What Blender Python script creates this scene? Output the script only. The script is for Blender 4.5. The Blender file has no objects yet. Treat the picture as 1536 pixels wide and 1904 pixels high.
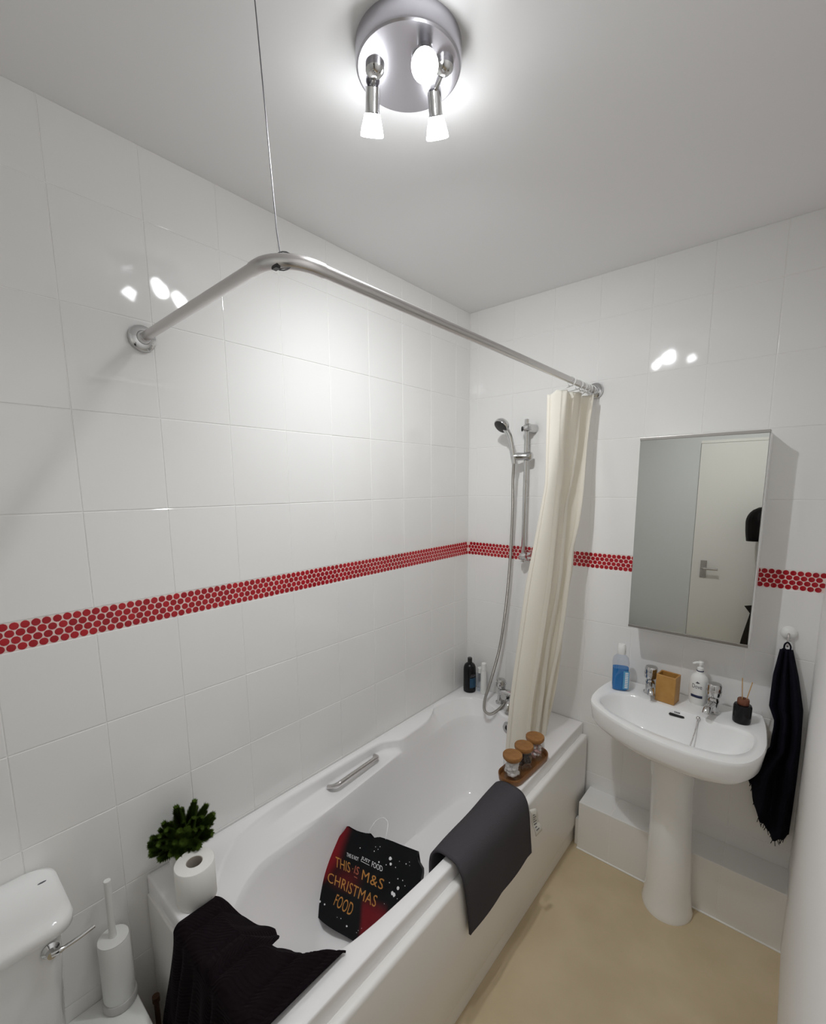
import bpy, bmesh, math, random
from mathutils import Vector, Matrix, Euler
PI = math.pi
S = bpy.context.scene
COL = S.collection
rnd = random.Random(7)

# ------------------------------------------------------------------ camera
cam_d = bpy.data.cameras.new('camera')
cam = bpy.data.objects.new('camera', cam_d)
COL.objects.link(cam)
CAM = Vector((1.37371, -2.06908, 1.68968))
# rows: right, down, forward (fitted to the tile grid of the photograph)
RX = Vector((0.75967301, 0.65026405, -0.00731998))
DN = Vector((0.08902708, -0.11514324, -0.98935141))
FW = Vector((-0.6441825, 0.75093189, -0.14536232))
cam.matrix_world = Matrix(((RX.x, -DN.x, -FW.x, CAM.x),
                           (RX.y, -DN.y, -FW.y, CAM.y),
                           (RX.z, -DN.z, -FW.z, CAM.z), (0, 0, 0, 1)))
cam_d.sensor_fit = 'HORIZONTAL'
cam_d.sensor_width = 36.0
cam_d.lens = 36.0 * 835.69 / 1536.0
cam_d.shift_y = 72.37 / 1536.0
cam_d.clip_start = 0.004
S.camera = cam

# ------------------------------------------------------------------ world, exposure
w = bpy.data.worlds.new('world'); S.world = w; w.use_nodes = True
w.node_tree.nodes['Background'].inputs[0].default_value = (0.9, 0.95, 1, 1)
w.node_tree.nodes['Background'].inputs[1].default_value = 0.05
S.view_settings.view_transform = 'Standard'
S.view_settings.look = 'None'
S.view_settings.exposure = -0.07
S.view_settings.gamma = 1.0
S.view_settings.use_curve_mapping = False
S.cycles.use_denoising = True
S.cycles.max_bounces = 14
S.cycles.diffuse_bounces = 10
S.cycles.glossy_bounces = 5
S.cycles.transmission_bounces = 8
S.cycles.caustics_reflective = False
S.cycles.caustics_refractive = False
S.cycles.sample_clamp_indirect = 4.0
SPOT_W = (4.5, 32.0, 33.0)   # GU10 spots: toward the wall, toward the corner, toward the camera
BULB_E = 26.0         # glow of each glass bulb
LAMP_COL = (0.96, 0.985, 1.0)

# ------------------------------------------------------------------ materials
def mat(name, col, rough=0.5, metal=0.0, **kw):
    m = bpy.data.materials.new(name); m.use_nodes = True
    nt = m.node_tree; b = nt.nodes['Principled BSDF']
    b.inputs['Base Color'].default_value = (*col, 1)
    b.inputs['Roughness'].default_value = rough
    b.inputs['Metallic'].default_value = metal
    for k, v in kw.items():
        if k in ('noise', 'bump', 'rand', 'wave'): continue
        b.inputs[k].default_value = v
    tc = nt.nodes.new('ShaderNodeTexCoord')
    if 'noise' in kw:      # (scale, other colour, detail)
        sc, c2, det = kw['noise']
        n = nt.nodes.new('ShaderNodeTexNoise'); n.inputs['Scale'].default_value = sc; n.inputs['Detail'].default_value = det
        nt.links.new(tc.outputs['Object'], n.inputs['Vector'])
        r = nt.nodes.new('ShaderNodeValToRGB')
        r.color_ramp.elements[0].position = 0.35; r.color_ramp.elements[1].position = 0.65
        r.color_ramp.elements[0].color = (*col, 1); r.color_ramp.elements[1].color = (*c2, 1)
        nt.links.new(n.outputs['Fac'], r.inputs['Fac']); nt.links.new(r.outputs['Color'], b.inputs['Base Color'])
    if 'rand' in kw:       # per-object tint
        c2 = kw['rand']
        oi = nt.nodes.new('ShaderNodeObjectInfo'); mx = nt.nodes.new('ShaderNodeMix'); mx.data_type = 'RGBA'
        nt.links.new(oi.outputs['Random'], mx.inputs[0])
        mx.inputs[6].default_value = (*col, 1); mx.inputs[7].default_value = (*c2, 1)
        nt.links.new(mx.outputs[2], b.inputs['Base Color'])
    if 'bump' in kw:       # (scale, strength, distance)
        sc, st, di = kw['bump']
        n = nt.nodes.new('ShaderNodeTexNoise'); n.inputs['Scale'].default_value = sc; n.inputs['Detail'].default_value = 4
        nt.links.new(tc.outputs['Object'], n.inputs['Vector'])
        bp = nt.nodes.new('ShaderNodeBump'); bp.inputs['Strength'].default_value = st; bp.inputs['Distance'].default_value = di
        nt.links.new(n.outputs['Fac'], bp.inputs['Height']); nt.links.new(bp.outputs['Normal'], b.inputs['Normal'])
    if 'wave' in kw:       # (scale, strength, distance, direction)
        sc, st, di, ax = kw['wave']
        n = nt.nodes.new('ShaderNodeTexWave'); n.bands_direction = ax; n.inputs['Scale'].default_value = sc; n.inputs['Distortion'].default_value = 1.2
        nt.links.new(tc.outputs['Object'], n.inputs['Vector'])
        bp = nt.nodes.new('ShaderNodeBump'); bp.inputs['Strength'].default_value = st; bp.inputs['Distance'].default_value = di
        nt.links.new(n.outputs['Fac'], bp.inputs['Height']); nt.links.new(bp.outputs['Normal'], b.inputs['Normal'])
    return m

M = {}
M['tile'] = mat('glazed_tile', (0.81, 0.803, 0.792), 0.055, bump=(9, 0.03, 0.004))
M['grout'] = mat('grout', (0.86, 0.85, 0.835), 0.6)
M['penny_grout'] = mat('penny_grout', (0.80, 0.66, 0.62), 0.7)
M['penny'] = mat('red_glaze', (0.33, 0.004, 0.012), 0.14, rand=(0.44, 0.009, 0.018))
M['paint'] = mat('ceiling_paint', (0.80, 0.795, 0.80), 0.85)
M['wallpaint'] = mat('wall_paint', (0.85, 0.84, 0.835), 0.7)
M['greypaint'] = mat('grey_wall_paint', (0.70, 0.71, 0.70), 0.7)
M['doorpaint'] = mat('door_gloss', (0.84, 0.82, 0.77), 0.35)
M['floor'] = mat('vinyl', (0.58, 0.475, 0.315), 0.42, noise=(5.5, (0.52, 0.42, 0.27), 5))
M['acrylic'] = mat('bath_acrylic', (0.87, 0.86, 0.86), 0.12)
M['panel'] = mat('bath_panel', (0.84, 0.825, 0.80), 0.3)
M['ceramic'] = mat('ceramic', (0.87, 0.87, 0.865), 0.06)
M['chrome'] = mat('chrome', (0.62, 0.62, 0.62), 0.11, 1.0)
M['satin'] = mat('satin_steel', (0.60, 0.58, 0.57), 0.26, 1.0)
M['darkchrome'] = mat('black_rubber', (0.012, 0.012, 0.012), 0.35)
M['hose'] = mat('steel_hose', (0.42, 0.40, 0.37), 0.32, 1.0, wave=(150, 0.5, 0.002, 'Z'))
M['mirror'] = mat('mirror_glass', (0.70, 0.71, 0.685), 0.0, 1.0)
M['alu'] = mat('aluminium', (0.42, 0.40, 0.38), 0.3, 1.0)
M['whiteboard'] = mat('white_board', (0.85, 0.85, 0.83), 0.4)
M['curtain'] = mat('curtain_cloth', (0.95, 0.935, 0.885), 0.8, bump=(260, 0.25, 0.0015))
M['greymat'] = mat('grey_towelling', (0.068, 0.064, 0.070), 0.95, bump=(420, 0.7, 0.002))
M['darktowel'] = mat('dark_ribbed_cloth', (0.0085, 0.0052, 0.0068), 0.95, wave=(30, 0.6, 0.0022, 'Y'))
for _n in M['darktowel'].node_tree.nodes:      # ribs follow the weave of the cloth
    if _n.type == 'TEX_COORD': M['darktowel'].node_tree.links.new(_n.outputs['UV'], [q for q in M['darktowel'].node_tree.nodes if q.type == 'TEX_WAVE'][0].inputs['Vector'])
M['navy'] = mat('navy_towelling', (0.0085, 0.0085, 0.0150), 0.95, bump=(300, 0.7, 0.002))
M['white'] = mat('white_plastic', (0.80, 0.80, 0.78), 0.35)
M['paper'] = mat('tissue_paper', (0.82, 0.81, 0.77), 0.95, bump=(120, 0.2, 0.001))
M['cardcore'] = mat('card_core', (0.42, 0.38, 0.33), 0.9)
M['black'] = mat('black_plastic', (0.006, 0.006, 0.007), 0.22)
M['blacklabel'] = mat('blue_print', (0.012, 0.06, 0.12), 0.4)
M['bamboo'] = mat('bamboo', (0.47, 0.25, 0.065), 0.45, noise=(30, (0.41, 0.205, 0.05), 3))
M['cork'] = mat('cork_lid', (0.34, 0.16, 0.045), 0.6, noise=(60, (0.28, 0.12, 0.032), 4))
M['traywood'] = mat('tray_wood', (0.30, 0.135, 0.045), 0.45, noise=(40, (0.24, 0.10, 0.032), 3))
M['collar'] = mat('brown_collar', (0.16, 0.05, 0.022), 0.5)
M['reed'] = mat('reed', (0.50, 0.30, 0.12), 0.8)
M['blue'] = mat('blue_liquid', (0.0, 0.20, 0.55), 0.1, **{'Transmission Weight': 0.15, 'IOR': 1.33})
M['blueprint'] = mat('blue_label_print', (0.02, 0.20, 0.42), 0.4)
M['bluelabel'] = mat('pale_label', (0.10, 0.33, 0.55), 0.4)
M['navyprint'] = mat('navy_print', (0.012, 0.02, 0.07), 0.4)
M['greyprint'] = mat('grey_print', (0.09, 0.09, 0.11), 0.4)
M['cotton'] = mat('cotton', (0.80, 0.77, 0.76), 0.95)
M['beans'] = mat('dark_pads', (0.03, 0.018, 0.016), 0.8)
M['pinkbits'] = mat('pink_bits', (0.62, 0.36, 0.34), 0.8)
M['sprig'] = mat('conifer_green', (0.042, 0.074, 0.009), 0.7, rand=(0.070, 0.110, 0.016))
M['soil'] = mat('soil', (0.012, 0.008, 0.006), 0.9)
M['gold'] = mat('gold_print', (0.46, 0.20, 0.035), 0.45)
M['whiteprint'] = mat('white_print', (0.75, 0.76, 0.76), 0.5)
M['redprint'] = mat('red_print', (0.35, 0.02, 0.03), 0.45)
M['lace'] = mat('lace_tag', (0.72, 0.70, 0.64), 0.9, bump=(500, 0.8, 0.002))
M['wire'] = mat('wire', (0.16, 0.16, 0.17), 0.4, 0.8)
M['pipe'] = mat('copper_pipe', (0.10, 0.05, 0.03), 0.5, 0.5)
M['skin'] = mat('skin', (0.42, 0.24, 0.17), 0.5)
M['hair'] = mat('hair', (0.006, 0.005, 0.005), 0.5)
M['jumper'] = mat('brown_jumper', (0.028, 0.022, 0.018), 0.9)
M['trousers'] = mat('dark_trousers', (0.022, 0.018, 0.015), 0.9)
M['eye'] = mat('eye_white', (0.8, 0.78, 0.75), 0.2)
M['lip'] = mat('lips', (0.36, 0.13, 0.11), 0.5)

for k_ in ('greymat', 'darktowel', 'navy', 'jumper', 'trousers', 'curtain', 'paper', 'cotton', 'sprig', 'soil', 'hair'):
    M[k_].node_tree.nodes['Principled BSDF'].inputs['Specular IOR Level'].default_value = 0.08
M['black'].node_tree.nodes['Principled BSDF'].inputs['Specular IOR Level'].default_value = 0.3
def thin_glass(name, tint, k):
    m = bpy.data.materials.new(name); m.use_nodes = True; nt = m.node_tree; out = nt.nodes['Material Output']
    nt.nodes.remove(nt.nodes['Principled BSDF'])
    t = nt.nodes.new('ShaderNodeBsdfTransparent'); t.inputs[0].default_value = (*tint, 1)
    g = nt.nodes.new('ShaderNodeBsdfGlossy'); g.inputs['Roughness'].default_value = 0.04
    lw = nt.nodes.new('ShaderNodeLayerWeight'); lw.inputs[0].default_value = 0.5
    p_ = nt.nodes.new('ShaderNodeMath'); p_.operation = 'POWER'; p_.inputs[1].default_value = 4.0
    q_ = nt.nodes.new('ShaderNodeMath'); q_.operation = 'MULTIPLY_ADD'; q_.inputs[1].default_value = k; q_.inputs[2].default_value = 0.075
    nt.links.new(lw.outputs['Facing'], p_.inputs[0]); nt.links.new(p_.outputs[0], q_.inputs[0])
    mx = nt.nodes.new('ShaderNodeMixShader')
    nt.links.new(q_.outputs[0], mx.inputs[0]); nt.links.new(t.outputs[0], mx.inputs[1]); nt.links.new(g.outputs[0], mx.inputs[2]); nt.links.new(mx.outputs[0], out.inputs[0])
    return m
M['glass'] = thin_glass('clear_glass', (0.95, 0.96, 0.96), 0.35)
M['pet'] = thin_glass('clear_plastic', (0.90, 0.92, 0.95), 0.30)
def emissive(name, col, e):
    m = bpy.data.materials.new(name); m.use_nodes = True
    b = m.node_tree.nodes['Principled BSDF']
    b.inputs['Base Color'].default_value = (0.8, 0.8, 0.8, 1)
    b.inputs['Emission Color'].default_value = (*col, 1)
    b.inputs['Emission Strength'].default_value = e
    return m
M['bulb'] = emissive('lit_bulb_glass', LAMP_COL, BULB_E)

# bag: printed film, colour stored per vertex (the print itself)
def bag_mat():
    m = bpy.data.materials.new('printed_bag'); m.use_nodes = True
    nt = m.node_tree; b = nt.nodes['Principled BSDF']; b.inputs['Roughness'].default_value = 0.4; b.inputs['Specular IOR Level'].default_value = 0.18
    a = nt.nodes.new('ShaderNodeAttribute'); a.attribute_name = 'print'
    nt.links.new(a.outputs['Color'], b.inputs['Base Color'])
    return m
M['bag'] = bag_mat()

# curtain lets some light through
def translucent(m, fac):
    nt = m.node_tree; b = nt.nodes['Principled BSDF']; out = nt.nodes['Material Output']
    t = nt.nodes.new('ShaderNodeBsdfTranslucent'); t.inputs['Color'].default_value = (0.95, 0.90, 0.78, 1)
    mx = nt.nodes.new('ShaderNodeMixShader'); mx.inputs[0].default_value = fac
    nt.links.new(b.outputs[0], mx.inputs[1]); nt.links.new(t.outputs[0], mx.inputs[2]); nt.links.new(mx.outputs[0], out.inputs[0])
translucent(M['curtain'], 0.38)

# ------------------------------------------------------------------ helpers
class MB:
    """collects vertices and faces of one mesh"""
    def __init__(s): s.v = []; s.f = []
    def add(s, vs, fs):
        o = len(s.v); s.v += [Vector(p) for p in vs]; s.f += [tuple(i + o for i in f) for f in fs]; return s
    def box(s, x0, x1, y0, y1, z0, z1):
        return s.add([(x0,y0,z0),(x1,y0,z0),(x1,y1,z0),(x0,y1,z0),(x0,y0,z1),(x1,y0,z1),(x1,y1,z1),(x0,y1,z1)],
                     [(0,3,2,1),(4,5,6,7),(0,1,5,4),(1,2,6,5),(2,3,7,6),(3,0,4,7)])
    def lathe(s, prof, n=32, mtx=None, cap0=True, cap1=True, sx=1, sy=1):
        vs = []; fs = []
        for r, z in prof:
            for i in range(n):
                a = 2*PI*i/n; vs.append(Vector((r*math.cos(a)*sx, r*math.sin(a)*sy, z)))
        for k in range(len(prof)-1):
            for i in range(n):
                j = (i+1) % n; fs.append((k*n+i, k*n+j, (k+1)*n+j, (k+1)*n+i))
        if cap0: fs.append(tuple(reversed(range(n))))
        if cap1: fs.append(tuple(range((len(prof)-1)*n, len(prof)*n)))
        if mtx: vs = [mtx @ v for v in vs]
        return s.add(vs, fs)
    def tube(s, pts, r, n=12, cap=True):
        pts = [Vector(p) for p in pts]; rs = r if isinstance(r, (list, tuple)) else [r]*len(pts)
        vs = []; fs = []; up = None
        for k, p in enumerate(pts):
            t = (pts[min(k+1, len(pts)-1)] - pts[max(k-1, 0)]).normalized()
            if up is None:
                up = t.orthogonal().normalized()
            else:
                up = (up - t*up.dot(t)); up = up.normalized() if up.length > 1e-6 else t.orthogonal().normalized()
            sd = t.cross(up)
            for i in range(n):
                a = 2*PI*i/n; vs.append(p + (up*math.cos(a) + sd*math.sin(a))*rs[k])
        for k in range(len(pts)-1):
            for i in range(n):
                j = (i+1) % n; fs.append((k*n+i, k*n+j, (k+1)*n+j, (k+1)*n+i))
        if cap:
            fs.append(tuple(reversed(range(n)))); fs.append(tuple(range((len(pts)-1)*n, len(pts)*n)))
        return s.add(vs, fs)
    def loft(s, loops, cap0=False, cap1=False):
        n = len(loops[0]); vs = [Vector(p) for l in loops for p in l]; fs = []
        for k in range(len(loops)-1):
            for i in range(n):
                j = (i+1) % n; fs.append((k*n+i, k*n+j, (k+1)*n+j, (k+1)*n+i))
        if cap0: fs.append(tuple(reversed(range(n))))
        if cap1: fs.append(tuple(range((len(loops)-1)*n, len(loops)*n)))
        return s.add(vs, fs)
    def grid(s, fn, nu, nv):
        vs = [fn(i/(nu-1), j/(nv-1)) for j in range(nv) for i in range(nu)]
        fs = [(j*nu+i, j*nu+i+1, (j+1)*nu+i+1, (j+1)*nu+i) for j in range(nv-1) for i in range(nu-1)]
        return s.add(vs, fs)
    def ball(s, c, r, nu=16, nv=10, sz=1.0):
        prof = [(max(1e-5, r*math.sin(PI*k/nv)), -r*sz*math.cos(PI*k/nv)) for k in range(nv+1)]
        return s.lathe(prof, nu, Matrix.Translation(Vector(c)))
    def mesh(s, name, smooth=True, ang=35):
        me = bpy.data.meshes.new(name); me.from_pydata([tuple(v) for v in s.v], [], s.f); me.validate()
        bm = bmesh.new(); bm.from_mesh(me)
        bmesh.ops.recalc_face_normals(bm, faces=bm.faces)
        bm.to_mesh(me); bm.free()
        if smooth:
            me.shade_smooth()
            me.set_sharp_from_angle(angle=math.radians(ang))
        return me

def link(name, me, m=None, parent=None, loc=None, rot=None):
    o = bpy.data.objects.new(name, me); COL.objects.link(o)
    if m is not None and not me.materials: me.materials.append(m)
    if parent: o.parent = parent
    if loc is not None: o.location = loc
    if rot is not None: o.rotation_euler = rot
    return o
def part(name, mb, m, parent, smooth=True, ang=35, bevel=0, world=False, solid=0, sub=0):
    """one mesh object; world=True: the shape is in room coordinates, shifted under its parent"""
    if world:
        off = Vector((0, 0, 0)); p = parent
        while p: off += p.location; p = p.parent
        mb.v = [v - off for v in mb.v]
    me = mb.mesh(name, smooth, ang)
    o = link(name, me, m, parent)
    if bevel:
        md = o.modifiers.new('bevel', 'BEVEL'); md.width = bevel; md.segments = 3; md.limit_method = 'ANGLE'; md.angle_limit = math.radians(40)
    if solid:
        md = o.modifiers.new('solid', 'SOLIDIFY'); md.thickness = solid; md.offset = 0
    if sub:
        md = o.modifiers.new('sub', 'SUBSURF'); md.levels = sub; md.render_levels = sub
    return o
def thing(name, label, cat, loc=(0, 0, 0), rotz=0, group=None):
    o = bpy.data.objects.new(name, None); COL.objects.link(o); o.empty_display_size = 0.05
    o.location = loc; o.rotation_euler = (0, 0, rotz)
    o['label'] = label; o['category'] = cat
    if group: o['group'] = group
    return o
def tag(o, label, cat, group=None):
    o['label'] = label; o['category'] = cat
    if group: o['group'] = group
    return o
def struct(name, mb, m, parent=None, smooth=False, bevel=0):
    o = part(name, mb, m, parent, smooth, bevel=bevel); o['kind'] = 'structure'; return o
def lerp(a, b, t): return a + (b-a)*t
def sstep(a, b, x):
    t = max(0.0, min(1.0, (x-a)/(b-a))); return t*t*(3-2*t)
def interp(xs, ys, x):
    if x <= xs[0]: return ys[0]
    for i in range(len(xs)-1):
        if x <= xs[i+1]:
            return lerp(ys[i], ys[i+1], (x-xs[i])/(xs[i+1]-xs[i]))
    return ys[-1]
def catmull(pts, n, closed=False):
    """n points per span"""
    P = [Vector(p) for p in pts]; N = len(P); out = []
    spans = N if closed else N-1
    for i in range(spans):
        if closed: p0, p1, p2, p3 = P[(i-1) % N], P[i], P[(i+1) % N], P[(i+2) % N]
        else: p0, p1, p2, p3 = P[max(i-1, 0)], P[i], P[i+1], P[min(i+2, N-1)]
        for k in range(n):
            t = k/n; out.append(0.5*((2*p1) + (p2-p0)*t + (2*p0-5*p1+4*p2-p3)*t*t + (3*p1-p0-3*p2+p3)*t*t*t))
    if not closed: out.append(P[-1])
    return out
def resample(pts, n):
    P = pts + [pts[0]]; d = [0]
    for i in range(len(P)-1): d.append(d[-1] + (P[i+1]-P[i]).length)
    out = []; k = 0
    for i in range(n):
        s = d[-1]*i/n
        while d[k+1] < s: k += 1
        out.append(P[k].lerp(P[k+1], (s-d[k])/max(1e-9, d[k+1]-d[k])))
    return out
def aim(direction, loc):
    """matrix taking +Z to direction, at loc"""
    q = Vector(direction).normalized().to_track_quat('Z', 'Y')
    return Matrix.Translation(Vector(loc)) @ q.to_matrix().to_4x4()
_txt = {}
def text_mesh(body, space=1.0):
    """outline of a word as flat mesh data, normalised to 0..1 x 0..1"""
    key = (body, space)
    if key in _txt: return _txt[key]
    cu = bpy.data.curves.new('word', 'FONT'); cu.body = body; cu.size = 1; cu.space_character = space; cu.resolution_u = 3
    ob = bpy.data.objects.new('word', cu); COL.objects.link(ob)
    bpy.context.view_layer.update()
    dg = bpy.context.evaluated_depsgraph_get(); me = bpy.data.meshes.new_from_object(ob.evaluated_get(dg))
    vs = [v.co.copy() for v in me.vertices]; fs = [tuple(p.vertices) for p in me.polygons]
    bpy.data.objects.remove(ob); bpy.data.curves.remove(cu); bpy.data.meshes.remove(me)
    x0 = min(v.x for v in vs); x1 = max(v.x for v in vs); y0 = min(v.y for v in vs); y1 = max(v.y for v in vs)
    vs = [((v.x-x0)/(x1-x0), (v.y-y0)/(y1-y0)) for v in vs]
    _txt[key] = (vs, fs); return _txt[key]

# ------------------------------------------------------------------ room
RW, RL, RH = 1.466, -2.45, 2.56       # right wall x, near wall y, ceiling z
struct('floor', MB().box(-0.2, RW+0.2, RL-0.2, 0.2, -0.1, 0.0), M['floor'])
struct('ceiling', MB().box(-0.2, RW+0.2, RL-0.2, 0.2, RH, RH+0.1), M['paint'])
wall_left = struct('wall_left', MB().box(-0.15, -0.0016, RL-0.2, 0.2, 0, RH), M['grout'])
wall_back = struct('wall_back', MB().box(-0.0016, RW+0.2, 0.0016, 0.2, 0, RH), M['grout'])
struct('wall_right', MB().box(RW, RW+0.15, RL-0.2, 0.0022, 0, RH), M['wallpaint'])
wall_near = struct('wall_near', MB().box(-0.0012, 0.74, RL-0.15, RL, 0, RH).box(0.74, RW, RL-0.15, RL, 2.02, RH), M['greypaint'])

# glazed wall tiles 200 x 250, each its own part
MOS0, MOS1 = 1.308, 1.3785
rows = [(0.0, 0.058), (0.058, 0.308), (0.308, 0.558), (0.558, 0.808), (0.808, 1.058), (1.058, MOS0),
        (MOS1, 1.628), (1.628, 1.878), (1.878, 2.128), (2.128, 2.380), (2.380, RH)]
JT = 0.0009
_tile = {}
def tile_mesh(wd, ht):
    key = (round(wd, 4), round(ht, 4))
    if key not in _tile:
        a, h, c = wd/2-JT, ht/2-JT, 0.0020
        vs = [(-a,-h,-0.002),(a,-h,-0.002),(a,h,-0.002),(-a,h,-0.002),
              (-a,-h,-0.0007),(a,-h,-0.0007),(a,h,-0.0007),(-a,h,-0.0007),
              (-a+c*.5,-h+c*.5,-0.0002),(a-c*.5,-h+c*.5,-0.0002),(a-c*.5,h-c*.5,-0.0002),(-a+c*.5,h-c*.5,-0.0002),
              (-a+c,-h+c,0),(a-c,-h+c,0),(a-c,h-c,0),(-a+c,h-c,0)]
        fs = [(12,13,14,15)]
        for k in (0, 4, 8):
            for i in range(4):
                j = (i+1) % 4; fs.append((k+i, k+j, k+4+j, k+4+i))
        me = MB().add(vs, fs).mesh('tile', False); me.materials.append(M['tile']); _tile[key] = me
    return _tile[key]
def tile_wall(parent, cuts, place, rotfn):
    for z0, z1 in rows:
        for a, b in zip(cuts[:-1], cuts[1:]):
            o = link('tile', tile_mesh(b-a, z1-z0), None, parent, place((a+b)/2, (z0+z1)/2))
            o.rotation_euler = rotfn()
W = 0.20291
jit = lambda: rnd.gauss(0, 0.0011)
cutsL = [RL] + [y for y in (-1.74793 + W*k for k in range(-4, 10)) if RL+0.02 < y < -0.01] + [0.0]
tile_wall(wall_left, cutsL, lambda c, z: (0, c, z), lambda: (PI/2+jit(), 0, PI/2+jit()))
cutsB = [0.0] + [x for x in (0.6588 + W*k for k in range(-4, 6)) if 0.02 < x < RW-0.02] + [RW]
tile_wall(wall_back, cutsB, lambda c, z: (c, 0, z), lambda: (PI/2+jit(), 0, jit()))

# penny mosaic band, four staggered rows
def penny_mesh(n=12):
    r0, r1 = 0.0093, 0.0086
    vs = [(r0*math.cos(2*PI*i/n), r0*math.sin(2*PI*i/n), -0.0014) for i in range(n)] + \
         [(r1*math.cos(2*PI*i/n), r1*math.sin(2*PI*i/n), 0.0) for i in range(n)] + [(0, 0, 0.0005)]
    fs = [(i, (i+1) % n, n+(i+1) % n, n+i) for i in range(n)] + [(n+i, n+(i+1) % n, 2*n) for i in range(n)]
    return vs, fs
pv, pf = penny_mesh()
pm = MB().add(pv, pf).mesh('mosaic_tile', True, 60); pm.materials.append(M['penny'])
PP = 0.0202
struct('mosaic_bed', MB().box(-0.0016, -0.0009, RL, 0, MOS0+0.001, MOS1-0.001), M['penny_grout'], wall_left)
struct('mosaic_bed', MB().box(-0.0016, RW, 0.0009, 0.0016, MOS0+0.001, MOS1-0.001), M['penny_grout'], wall_back)
def penny_pos():
    cells = []
    n = int(2.45/PP)
    for c in range(n):
        for r in range(4):
            z = MOS0 + 0.0098 + r*0.01705
            s = 0.0105 + c*PP + (PP/2 if r % 2 else 0) + 0.0012*(c//15)
            cells.append((s, z))
    return cells
left = [c for c in penny_pos() if c[0] < -RL-0.01]
near = [c for c in left if 0.50 < c[0] < 2.02]
near = sorted(near, key=lambda c: -c[0])[:300]
far = [c for c in left if c not in near]
for s, z in near:
    link('mosaic_tile', pm, None, wall_left, (0.0002, -s, z+rnd.gauss(0, .0003)), (PI/2, rnd.random()*6, PI/2))
mb = MB(); Rl = Euler((PI/2, 0, PI/2)).to_matrix()
for s, z in far: mb.add([Rl @ Vector(v) + Vector((0.0002, -s, z)) for v in pv], pf)
o = part('mosaic_tile', mb, M['penny'], wall_left, True, 60); o['kind'] = 'stuff'
for s, z in [c for c in penny_pos() if c[0] < RW-0.004][:300]:
    link('mosaic_tile', pm, None, wall_back, (s, -0.0002, z+rnd.gauss(0, .0003)), (PI/2, rnd.random()*6, 0))

# boxed-in ledge along the back wall, tiled
LX0, LY, LZ = 0.722, -0.1455, 0.236
ledge = struct('trim_1', MB().box(LX0+0.002, RW, LY+0.0012, 0.0, 0, LZ-0.0012), M['grout'])
xs = [LX0] + [x for x in cutsB if LX0+0.03 < x < RW-0.01] + [RW]
for a, b in zip(xs[:-1], xs[1:]):
    link('tile', tile_mesh(b-a, LZ), None, ledge, ((a+b)/2, LY, LZ/2), (PI/2, 0, 0))
    link('tile', tile_mesh(b-a, -LY), None, ledge, ((a+b)/2, LY/2, LZ), (0, 0, 0))
link('tile', tile_mesh(-LY, LZ), None, ledge, (LX0, LY/2, LZ/2), (PI/2, 0, -PI/2))
# silicone seal where the ledge meets the floor
struct('trim_2', MB().tube([(LX0, LY-0.001, 0.002), (RW, LY-0.001, 0.002)], 0.004, 8), M['white'])
# small boxed step in the corner between toilet and bath
step = struct('trim_3', MB().box(0.0, 0.34, -2.02, -1.762, 0, 0.262), M['whiteboard'], bevel=0.004)

# door in the near wall (seen in the mirror)
door = struct('door_1', MB().box(0.744, RW-0.004, RL-0.05, RL+0.012, 0.006, 1.995), M['doorpaint'], bevel=0.002)
part('door_frame', MB().box(0.7405, RW-0.002, RL-0.10, RL+0.002, 1.998, 2.0195), M['doorpaint'], door, False)
dh = part('door_handle', MB().box(0.806, 0.848, RL+0.012, RL+0.019, 0.93, 1.07), M['satin'], door, False, bevel=0.002)
part('lever', MB().tube([(0.827, RL+0.016, 1.01), (0.827, RL+0.055, 1.01), (0.835, RL+0.064, 1.01), (0.93, RL+0.064, 1.012)], 0.009, 10), M['satin'], dh)

# ------------------------------------------------------------------ bathtub
ZR = 0.553
BX, BY = 0.674, -1.692
opening = [(.0365,-.345),(.052,-.235),(.09,-.155),(.15,-.118),(.24,-.132),(.345,-.185),(.45,-.200),(.545,-.215),(.61,-.285),
           (.637,-.42),(.641,-.80),(.640,-1.06),(.636,-1.19),(.622,-1.385),(.598,-1.487),(.53,-1.565),(.44,-1.607),(.345,-1.62),
           (.26,-1.608),(.19,-1.575),(.125,-1.515),(.070,-1.44),(.040,-1.30),(.034,-1.10),(.036,-.86),(.043,-.755),(.068,-.705),(.094,-.665),(.094,-.58),(.090,-.48),(.062,-.40)]
main = [(.100,-.345),(.105,-.27),(.135,-.20),(.18,-.165),(.25,-.165),(.345,-.20),(.44,-.212),(.53,-.235),(.59,-.305),
        (.615,-.42),(.62,-.80),(.62,-1.06),(.616,-1.19),(.600,-1.37),(.572,-1.465),(.51,-1.535),(.43,-1.572),(.345,-1.582),
        (.27,-1.57),(.22,-1.535),(.175,-1.47),(.150,-1.40),(.147,-1.30),(.145,-1.10),(.132,-.86),(.124,-.755),(.120,-.705),(.116,-.665),(.112,-.58),(.108,-.48),(.104,-.40)]
bott = [(.20,-.42),(.205,-.37),(.22,-.33),(.25,-.31),(.29,-.305),(.345,-.305),(.42,-.305),(.49,-.315),(.53,-.35),
        (.545,-.45),(.55,-.80),(.55,-1.0),(.545,-1.08),(.53,-1.17),(.505,-1.225),(.46,-1.265),(.40,-1.285),(.345,-1.29),
        (.29,-1.285),(.25,-1.265),(.22,-1.225),(.205,-1.17),(.20,-1.10),(.195,-1.02),(.195,-.86),(.195,-.755),(.195,-.70),(.195,-.665),(.195,-.58),(.195,-.50),(.197,-.45)]
NS = 7
def smoothc(pts): return [Vector((p.x, p.y)) for p in catmull([(a, b, 0) for a, b in pts], NS, True)]
O2, Q2, B2 = smoothc(opening), smoothc(main), smoothc(bott)
NN = len(O2)
cen = Vector((0.345, -0.85))
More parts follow.
